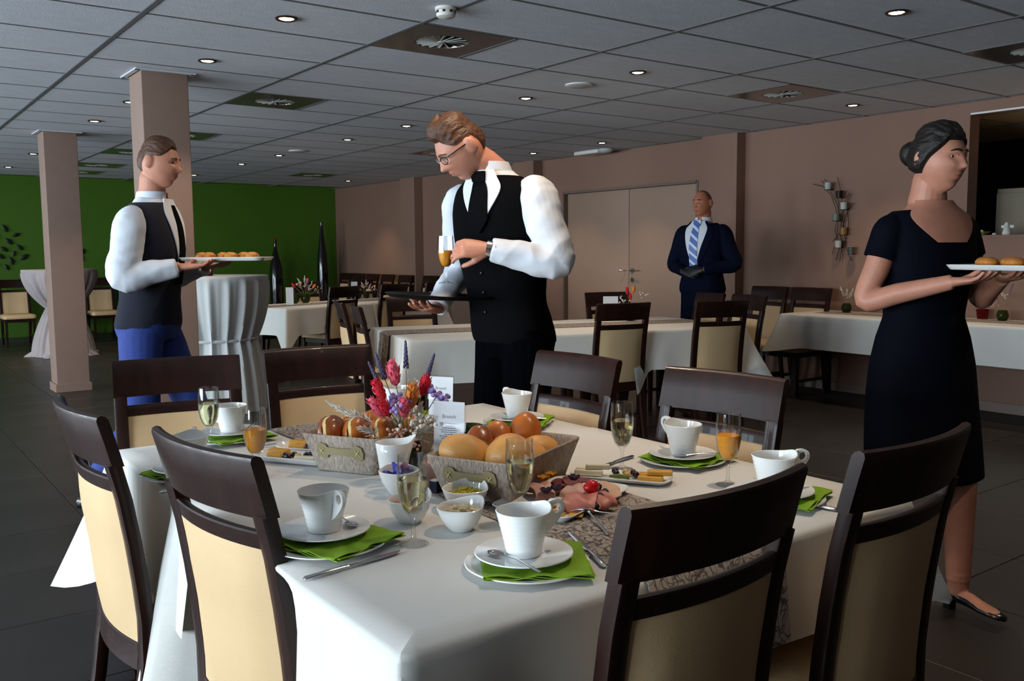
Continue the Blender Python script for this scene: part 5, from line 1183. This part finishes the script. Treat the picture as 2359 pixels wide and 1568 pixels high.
def person(label, loc, rz, J, T_, headM, H_, skin=M_skin):
    """continuous skin body: trunk, limbs, neck, head, hands"""
    t = ent('person', label, 'person', loc, rz)
    mb = MB(); T_.solid(mb, .02, 1, -.012)
    limb(mb, arm_chain(J['shL'], J['elL'], J['wrL']), AR); limb(mb, arm_chain(J['shR'], J['elR'], J['wrR']), AR)
    for s in 'LR':
        limb(mb, leg_chain(J['hip' + s], J['kn' + s], J['an' + s]), LR); a = V(*J['an' + s]); f = V(*J['ft' + s])
        shoe(mb, a + V(0, 0, -a.z + J.get('lift' + s, .01) + .005) - f * .045, f, .22, .031, .048)
        mb.tube([a + V(0, 0, .03), a + V(0, 0, -.045)], [.04, .034], 14)
    hc = V(*headM.to_translation()); nk = V(*catmull(T_.secs, .97)[:3]); base = headM @ V(0, -.028, -.07)
    mb.tube([nk - V(0, 0, .05), nk, nk.lerp(base, .5), base, headM @ V(0, -.02, -.02)], [.07, .066, .061, .06, .05], 20)
    head_solid(mb, headM)
    for h in H_: hand(mb, *h[:4], **h[4])
    remesh('body', mb, .0042, skin, t, 1)
    return t
"""------------------------------------------------ waiter leaning over the corner of the laid table"""
HIP = .97
def legs(J, off_in=.012):
    return J
JW = dict(hipL=(-.095, .0, .95), hipR=(.095, -.01, .95), knL=(-.11, .03, .5), knR=(.10, .04, .5), anL=(-.12, -.02, .09), anR=(.11, .0, .09), ftL=(-.15, 1, 0), ftR=(.15, 1, 0),
          shL=(-.20, .035, 1.515), shR=(.155, .14, 1.50), elL=(-.315, .035, 1.265), elR=(.27, .075, 1.235), wrL=(-.165, .235, 1.315), wrR=(.14, .27, 1.085))
TWt = std_torso((0, -.005, .96), (0, .03, 1.12), (-.01, .06, 1.34), (-.02, .08, 1.535), (-.01, .105, 1.625), 1.0, .05, .30)
hM = M4((.01, .225, 1.69), (.22, .80, -.62), (.05, .5, 1))
wt = person('waiter in white shirt, black waistcoat and tie, leaning forward with a tray and glass', (2.085, -1.775, 0), R(90), JW, TWt, hM,
    [((-.165, .235, 1.315), (.42, .9, .05), (.75, -.35, -.55), 1, dict(curl=(.55, .6, .65, .7), thumb=.55, tcurl=.9)), ((.14, .27, 1.085), (-.5, .85, .12), (.05, .1, 1), 1, dict(curl=(.12, .12, .15, .2), thumb=.8))])
face(hM, wt, M_hairb)
def ln_w(az): return .70 if az < .45 else .70 - (az - .45) * .55 if az < 1.15 else .315 if az < 1.95 else .315 - (az - 1.95) * 1.9 if az < 2.3 else -.35
hair('hair', hM, M_hairb, wt, ln_w, lambda az, el: .003 + .024 * sstep(.55, 1.15, el) + .012 * sstep(.9, .2, az) * sstep(.6, .9, el), 1, lump=.004)
# glasses
gm = mat('black_spectacle_frame', '#101012', .3, var=.1); sp = MB()
for s in (-1, 1):
    ring = [hM @ (V(s * .033 + .024 * math.cos(a), .0985 - .010 * abs(math.cos(a)) * (1 if math.cos(a) * s > 0 else 0), .013 + .0155 * math.sin(a))) for a in [2 * PI * k / 20 for k in range(21)]]
    sp.tube(ring, .0016, 6, cap=False); sp.tube([hM @ V(s * .056, .09, .02), hM @ V(s * .074, .06, .022), hM @ V(s * .082, .0, .022), hM @ V(s * .08, -.025, .012)], .0024, 6)
sp.tube([hM @ V(-.01, .1, .015), hM @ V(0, .104, .018), hM @ V(.01, .1, .015)], .0014, 6)
gl = sp.build('spectacles', gm, wt)
for s in (-1, 1): MB().lathe([(.001, 0), (.0225, 0), (.0225, .001), (.001, .001)], 20, cap0=False, cap1=False).build('lens', M_glass, gl).matrix_local = hM @ Matrix.Translation((s * .033, .094, .013)) @ Matrix.Rotation(PI / 2, 4, 'X') @ Matrix.Diagonal((1, .66, 1, 1))
mb = MB(); TWt.solid(mb, .12, .955, .004)
limb(mb, [V(JW['shL'][0] * .7, JW['shL'][1] + .01, JW['shL'][2] + .015), JW['shL'], V(*JW['shL']).lerp(V(*JW['elL']), .5), JW['elL'], V(*JW['elL']).lerp(V(*JW['wrL']), .5), V(*JW['elL']).lerp(V(*JW['wrL']), .94)], [.035, .070, .070, .062, .052, .04], 0); limb(mb, [V(JW['shR'][0] * .7, JW['shR'][1], JW['shR'][2] + .015), JW['shR'], V(*JW['shR']).lerp(V(*JW['elR']), .5), JW['elR'], V(*JW['elR']).lerp(V(*JW['wrR']), .5), V(*JW['elR']).lerp(V(*JW['wrR']), .94)], [.035, .068, .068, .06, .05, .042], 0)
remesh('shirt', mb, .006, M_shirt, wt, 2, (.0075, 9, (1, 1, 1.2)), 1)
def collar(T_, parent, m, off=.006, h=.045, z0=None):
    def fn(u, v):
        a = .22 + u * (2 * PI - .44); p = T_.at(PI / 2 - a, .955, 0); q = catmull(T_.secs, .985); c = V(q[0], q[1], q[2]); o = (p - c); o.z = 0; o.normalize()
        nn = (V(*catmull(T_.secs, 1)[:3]) - V(*catmull(T_.secs, .93)[:3])).normalized()
        return c + o * (.070 + .006 * (1 - v)) + nn * (-.022 + h * v) + V(0, 0, -.012 * (1 - v) * (1 if u < .12 or u > .88 else 0))
    return MB().sheet(fn, 40, 5, .004).build('collar', m, parent, 70)
collar(TWt, wt, M_shirt)
mb = MB(); TWt.solid(mb, .10, .90, .016); remesh('waistcoat', mb, .006, M_vest, wt, 2, (.002, 6, (1, 1, 1)), 2)
TWt.patch(1.395, 1.61, lambda v: -.02 - .62 * v, lambda v: .02 + .62 * v, .0215, .006).build('shirt_front', M_shirt, wt, 70)
TWt.patch(1.375, 1.575, lambda v: -.03 - .16 * min(1, v * 4) + .06 * v, lambda v: .03 + .16 * min(1, v * 4) - .06 * v, .027, .006).build('tie', M_vest, wt, 70)
TWt.patch(1.565, 1.605, lambda v: -.13 - .12 * v, lambda v: .13 + .12 * v, .029, .014, 8, 6).build('tie_knot', M_vest, wt, 70)
for k in range(4): MB().ell(TWt.at(PI / 2, TWt.tz(1.30 - .075 * k), .02), (.007, .004, .007), None, 12, 8).build('button', M_blackm, wt)
mb = MB()
for s in 'LR': limb(mb, leg_chain(JW['hip' + s], JW['kn' + s], JW['an' + s]), [.102, .104, .092, .078, .074, .066])
TWt.solid(mb, .0, .24, .012); remesh('trousers', mb, .007, M_trou, wt, 2, (.004, 6, (1, 1, .5)), 3)
for s in 'LR': shoe(MB(), V(*JW['an' + s]) + V(0, -.06, -.09), JW['ft' + s], .29).build('shoe', M_shoe, wt, 60)
# watch
d = (V(*JW['wrL']) - V(*JW['elL'])).normalized(); wc = V(*JW['wrL']) - d * .004; ws = ent('tmp_', '', '') if False else None
wa = MB().tube([wc - d * .009, wc + d * .009], [.0335, .0335], 24, cap=False); wo = wa.build('watch_strap', M_steel, wt)
MB().tube([wc + V(-.034, -.01, .0), wc + V(-.041, -.013, .0)], [.019, .017], 20).build('watch_case', M_steel, wo)
# tray and the flute in his hand (own things)
RW = Matrix.Translation((2.085, -1.775, 0)) @ Matrix.Rotation(R(90), 4, 'Z')
tp = RW @ V(.085, .30, 1.128); tr = ent('serving_tray', 'round black serving tray held by the leaning waiter', 'tray', tp)
tr.rotation_euler = (R(1), R(3), 0)
MB().lathe([(.001, 0), (.17, 0), (.185, .004), (.2, .016), (.198, .018), (.182, .008), (.165, .0045)], 56, cap0=False, cap1=False).build('tray_rim', M_blackm, tr, 50); MB().lathe([(.001, .005), (.168, .0046)], 40, cap0=False, cap1=False).build('tray_mat', M_black, tr)
gp = RW @ V(-.03, .33, 1.20)
flute(gp.x, gp.y, 'o', 'flute of orange juice held above the tray by the waiter', 1.19)
"""------------------------------------------------ man in the navy suit by the double door"""
JS = dict(hipL=(-.095, 0, .93), hipR=(.095, 0, .93), knL=(-.11, .02, .5), knR=(.11, .02, .5), anL=(-.13, -.02, .09), anR=(.13, -.02, .09), ftL=(-.25, 1, 0), ftR=(.25, 1, 0),
          shL=(-.19, .0, 1.455), shR=(.19, .0, 1.455), elL=(-.30, -.01, 1.18), elR=(.295, -.01, 1.18), wrL=(-.085, .185, 1.135), wrR=(.085, .19, 1.12))
TS = std_torso((0, 0, .95), (0, .01, 1.10), (0, .015, 1.32), (0, .0, 1.49), (0, -.005, 1.57), 1.08)
hS = M4((.0, .02, 1.705), (.12, 1, -.02), (0, 0, 1))
M_skin2 = mat('tanned_skin', '#a8694e', .5, var=.08, vscale=25, sub=.1)
ms = person('bald man in a navy suit and striped tie standing by the double door', (6.08, .80, 0), R(103), JS, TS, hS, [((-.085, .185, 1.135), (1, .25, -.1), (-.2, -.9, -.3), -1, dict(curl=(.35, .35, .4, .4))), ((.085, .19, 1.12), (-1, .25, -.1), (.2, -.9, -.3), 1, dict(curl=(.35, .35, .4, .4)))], M_skin2)
face(hS, ms, M_hairk)
hair('shaved_hair', hS, mat('shaved_scalp', '#6e4a3a', .6, var=.15, vscale=80), ms, lambda az: 1.1 if az < 1.0 else 1.1 - (az - 1.0) * 1.9 if az < 1.6 else -.2, lambda az, el: .0006, 2, lump=.0002)
M_navy = mat('navy_suit_wool', '#0a0d20', .8, var=.15, vscale=60, bump=.1, bscale=400, spec=.06)
mb = MB(); TS.solid(mb, .0, .90, .022)
mb.rings([[V(.195 * math.cos(2 * PI * j / 40), .14 * math.sin(2 * PI * j / 40), z) for j in range(40)] for z in (.78, .84, .92, 1.0)])
for s in 'LR': limb(mb, [V(JS['sh' + s][0] * .7, JS['sh' + s][1], JS['sh' + s][2] + .018), JS['sh' + s], V(*JS['sh' + s]).lerp(V(*JS['el' + s]), .5), JS['el' + s], V(*JS['el' + s]).lerp(V(*JS['wr' + s]), .5), V(*JS['el' + s]).lerp(V(*JS['wr' + s]), .93)], [.04, .070, .070, .062, .054, .048])
remesh('suit_jacket', mb, .007, M_navy, ms, 2, (.004, 7, (1, 1, .8)), 5)
TS.patch(1.13, 1.555, lambda v: -.03 - .50 * v, lambda v: .03 + .50 * v, .027, .006).build('shirt_front', M_shirt, ms, 70); collar(TS, ms, M_shirt)
def tiemat():
    m = bpy.data.materials.new('striped_tie'); m.use_nodes = True; N = m.node_tree.nodes; L = m.node_tree.links; b = N['Principled BSDF']
    tc = N.new('ShaderNodeTexCoord'); mp = N.new('ShaderNodeMapping'); mp.inputs['Rotation'].default_value = (0, R(38), 0); wv = N.new('ShaderNodeTexWave'); wv.bands_direction = 'Z'; wv.inputs['Scale'].default_value = 5.2
    rp = N.new('ShaderNodeValToRGB'); e = rp.color_ramp.elements; e[0].color = (*srgb('#24408c'), 1); e[1].color = (*srgb('#c8d2e6'), 1); e[0].position = .62; e[1].position = .78; q = e.new(.35); q.color = (*srgb('#4c6cb4'), 1)
    L.new(tc.outputs['Object'], mp.inputs[0]); L.new(mp.outputs[0], wv.inputs[0]); L.new(wv.outputs['Fac'], rp.inputs[0]); L.new(rp.outputs[0], b.inputs['Base Color']); b.inputs['Roughness'].default_value = .45; return m
M_tie = tiemat()
TS.patch(1.12, 1.525, lambda v: -.16 + .06 * v, lambda v: .16 - .06 * v, .033, .007).build('tie', M_tie, ms, 70); TS.patch(1.515, 1.562, lambda v: -.15 - .12 * v, lambda v: .15 + .12 * v, .036, .014, 8, 6).build('tie_knot', M_tie, ms, 70)
for s in (-1, 1):
    TS.patch(1.11, 1.555, (lambda v, s=s: s * (.03 + .5 * v)), (lambda v, s=s: s * (.10 + .62 * v + .32 * math.sin(PI * min(v * 1.05, 1)) * v)), .031, .007).build('lapel', M_navy, ms, 70)
MB().ell(TS.at(PI / 2, TS.tz(1.09), .028), (.009, .005, .009), None, 12, 8).build('button', M_blackm, ms)
mb = MB()
for s in 'LR': limb(mb, leg_chain(JS['hip' + s], JS['kn' + s], JS['an' + s]), [.104, .106, .094, .08, .076, .07])
TS.solid(mb, .0, .2, .014); remesh('trousers', mb, .008, M_navy, ms, 2, (.004, 6, (1, 1, .5)), 6)
for s in 'LR': shoe(MB(), V(*JS['an' + s]) + V(0, -.06, -.09), JS['ft' + s], .29).build('shoe', M_shoe, ms, 60)
M_glove = mat('black_glove', '#08080a', .5, var=.1); mb = MB()
hand(mb, (-.085, .187, 1.135), (1, .25, -.1), (-.2, -.9, -.3), -1, (.35, .35, .4, .4), sc_=1.12); hand(mb, (.085, .192, 1.12), (-1, .25, -.1), (.2, -.9, -.3), 1, (.35, .35, .4, .4), sc_=1.12)
remesh('gloves', mb, .005, M_glove, ms, 1)
"""------------------------------------------------ waiter walking with plates at the near pillar"""
JB = dict(hipL=(-.09, .0, .95), hipR=(.09, .0, .95), knL=(-.10, .16, .53), knR=(.10, -.02, .5), anL=(-.10, .10, .12), anR=(.10, -.28, .16), ftL=(-.05, 1, 0), ftR=(.05, 1, 0), liftR=.07,
          shL=(-.185, .03, 1.465), shR=(.185, .02, 1.465), elL=(-.275, .02, 1.20), elR=(.275, .01, 1.20), wrL=(-.17, .235, 1.245), wrR=(.17, .235, 1.245))
TB = std_torso((0, 0, .96), (0, .015, 1.11), (0, .03, 1.33), (0, .035, 1.50), (0, .045, 1.585), 1.04)
hB = M4((0, .085, 1.735), (.05, 1, -.10), (0, .05, 1))
yB = math.atan2(-.62, .78) - PI / 2
pB = CAM + 4.45 * (fw + (345 - 1179.5) / 2087.1 * rt); pB.z = 0
wb = person('waiter in white shirt and dark waistcoat carrying plates past the near pillar', pB, yB, JB, TB, hB, [((-.17, .235, 1.245), (.35, .95, .05), (0, 0, 1), 1, dict(curl=(.2, .2, .25, .3))), ((.17, .235, 1.245), (-.35, .95, .05), (0, 0, 1), -1, dict(curl=(.2, .2, .25, .3)))])
face(hB, wb, M_hairb); hair('hair', hB, M_hairb, wb, ln_w, lambda az, el: .004 + .016 * sstep(.5, 1.2, el), 4, lump=.003)
mb = MB(); TB.solid(mb, .08, .955, .004)
for s in 'LR': limb(mb, [V(JB['sh' + s][0] * .7, JB['sh' + s][1], JB['sh' + s][2] + .018), JB['sh' + s], V(*JB['sh' + s]).lerp(V(*JB['el' + s]), .5), JB['el' + s], V(*JB['el' + s]).lerp(V(*JB['wr' + s]), .5), V(*JB['el' + s]).lerp(V(*JB['wr' + s]), .94)], [.035, .068, .072, .064, .054, .042])
remesh('shirt', mb, .007, M_shirt, wb, 2, (.007, 9, (1, 1, 1.2)), 7); collar(TB, wb, M_shirt)
M_vestn = mat('midnight_waistcoat', '#0c1020', .9, var=.15, vscale=60, bump=.1, bscale=400)
mb = MB(); TB.solid(mb, .10, .90, .016); remesh('waistcoat', mb, .007, M_vestn, wb, 2, (.002, 6, (1, 1, 1)), 8)
TB.patch(1.22, 1.57, lambda v: -.02 - .5 * v, lambda v: .02 + .5 * v, .0215, .006).build('shirt_front', M_shirt, wb, 70); TB.patch(1.16, 1.54, lambda v: -.13 + .05 * v, lambda v: .13 - .05 * v, .027, .006).build('tie', M_vest, wb, 70)
M_blue = mat('blue_trousers', '#24387c', .8, var=.12, vscale=40, bump=.1, bscale=300); mb = MB()
for s in 'LR': limb(mb, leg_chain(JB['hip' + s], JB['kn' + s], JB['an' + s]), [.102, .104, .092, .078, .074, .066])
TB.solid(mb, .0, .24, .014); remesh('trousers', mb, .008, M_blue, wb, 2, (.004, 6, (1, 1, .5)), 9)
for s in 'LR': shoe(MB(), V(*JB['an' + s]) + V(0, -.06, -JB['an' + s][2] + JB.get('lift' + s, 0)), JB['ft' + s], .29).build('shoe', M_shoe, wb, 60)
RB = Matrix.Translation(pB) @ Matrix.Rotation(yB, 4, 'Z')
M_crisp = mat('browned_snacks', '#b4712c', .6, var=.35, vscale=60, bump=.5, bscale=90)
def served(pos, rz, label, lab2, L_=.34, W_=.2, seed=0):
    pl = platter(pos.x, pos.y, L_, W_, rz, label, .016, .05, pos.z); pl['group'] = 'platters carried by hand'
    rng = random.Random(seed); c, s = math.cos(rz), math.sin(rz)
    for k in range(6):
        u = -.13 + .052 * k; v = .02 * (-1) ** k; x = pos.x + u * c - v * s; y = pos.y + u * s + v * c
        tag(MB().ell((0, 0, .018), (.03, .034, .018), Matrix.Rotation(rng.random() * 3, 3, 'Z'), 16, 10, lambda p, d: p * (1 + .12 * noise.noise(d * 3 + V(k, 0, 0)))).build('pastry', M_crisp, None, 80, loc=(x, y, pos.z + .006)), lab2 + ', %s from the carrier' % ('nearest', 'second', 'third', 'fourth', 'fifth', 'farthest')[k], 'pastry', lab2)
served(RB @ V(.0, .40, 1.272), yB + PI / 2, 'white platter of pastries carried by the walking waiter', 'browned pastry on the walking waiters platter', .42, .22, 1)
"""------------------------------------------------ woman in the dark dress at the right"""
pW = CAM + 3.35 * (fw + (2125 - 1179.5) / 2087.1 * rt); pW.z = 0
JF = dict(hipL=(-.09, 0, .90), hipR=(.09, 0, .90), knL=(-.055, .145, .50), knR=(.085, -.03, .49), anL=(-.02, .19, .115), anR=(.09, -.25, .20), ftL=(-.05, 1, 0), ftR=(.05, 1, 0), liftL=.035, liftR=.12,
          shL=(-.16, .0, 1.375), shR=(.16, .0, 1.375), elL=(-.235, .03, 1.12), elR=(.245, -.02, 1.12), wrL=(-.10, .25, 1.20), wrR=(.10, .23, 1.19))
TF = std_torso((0, 0, .90), (0, .0, 1.06), (0, .012, 1.26), (0, .0, 1.415), (0, .0, 1.49), .92, 0, 0, 1.0)
hF = M4((.0, .045, 1.615), (-.15, 1, -.05), (0, .03, 1))
aW = math.atan2(-.954, -.3) - PI / 2
wf = person('woman in a dark navy short-sleeved dress carrying a platter at the right', pW, aW, JF, TF, hF, [((-.10, .25, 1.20), (.3, .95, .1), (0, 0, 1), 1, dict(curl=(.2, .2, .25, .3), sc_=.92)), ((.10, .23, 1.19), (-.3, .95, .1), (0, 0, 1), -1, dict(curl=(.2, .2, .25, .3), sc_=.92))])
face(hF, wf, M_hairk)
def ln_f(az): return .62 if az < .6 else .62 - (az - .6) * .75 if az < 1.3 else .10 - (az - 1.3) * 1.2 if az < 1.7 else -.38
hair('hair', hF, M_hairk, wf, ln_f, lambda az, el: .014 + .012 * sstep(.6, 1.2, el), 6, lump=.005)
MB().ell(hF @ V(0, -.115, .03), (.045, .04, .045), None, 20, 14, lambda p, d: p * (1 + .08 * noise.noise(d * 5))).build('hair_bun', M_hairk, wf, 80)
M_dress = mat('midnight_dress', '#090b14', .8, var=.12, vscale=40, bump=.1, bscale=300, spec=.06)
mb = MB(); TF.solid(mb, .10, .84, .012)
for s in 'LR': limb(mb, [V(JF['sh' + s][0] * .7, 0, JF['sh' + s][2] + .015), JF['sh' + s], V(*JF['sh' + s]).lerp(V(*JF['el' + s]), .2), V(*JF['sh' + s]).lerp(V(*JF['el' + s]), .42)], [.032, .056, .060, .058])
mb.rings([[V(a * math.cos(2 * PI * j / 48), b * math.sin(2 * PI * j / 48) + c, z) for j in range(48)] for (z, a, b, c) in ((.47, .22, .185, .03), (.6, .218, .178, .018), (.75, .214, .162, .005), (.88, .203, .150, 0), (.98, .183, .132, 0), (1.06, .155, .112, 0))])
remesh('dress', mb, .006, M_dress, wf, 2, (.004, 5, (1, 1, .35)), 11)
TF.patch(1.325, 1.475, lambda v: -.30 - .95 * v, lambda v: .30 + .95 * v, .0135, .004).build('neckline_skin', M_skin, wf, 70)
for s in 'LR':
    a = V(*JF['an' + s]); lf = JF.get('lift' + s, 0); sh = shoe(MB(), a + V(0, -.055, -a.z + lf), JF['ft' + s], .245, .037, .05)
    so = sh.build('shoe', M_shoe, wf, 60); MB().box((a.x, a.y - .035, lf / 2 + .002 + (0 if s == 'L' else .04)), (.03, .03, max(lf, .04))).build('heel', M_shoe, so, smooth=False)
RF = Matrix.Translation(pW) @ Matrix.Rotation(aW, 4, 'Z')
served(RF @ V(.0, .38, 1.232), aW + PI / 2, 'white platter of pastries carried by the woman in the dress', 'browned pastry on the platter of the woman', .40, .22, 2)
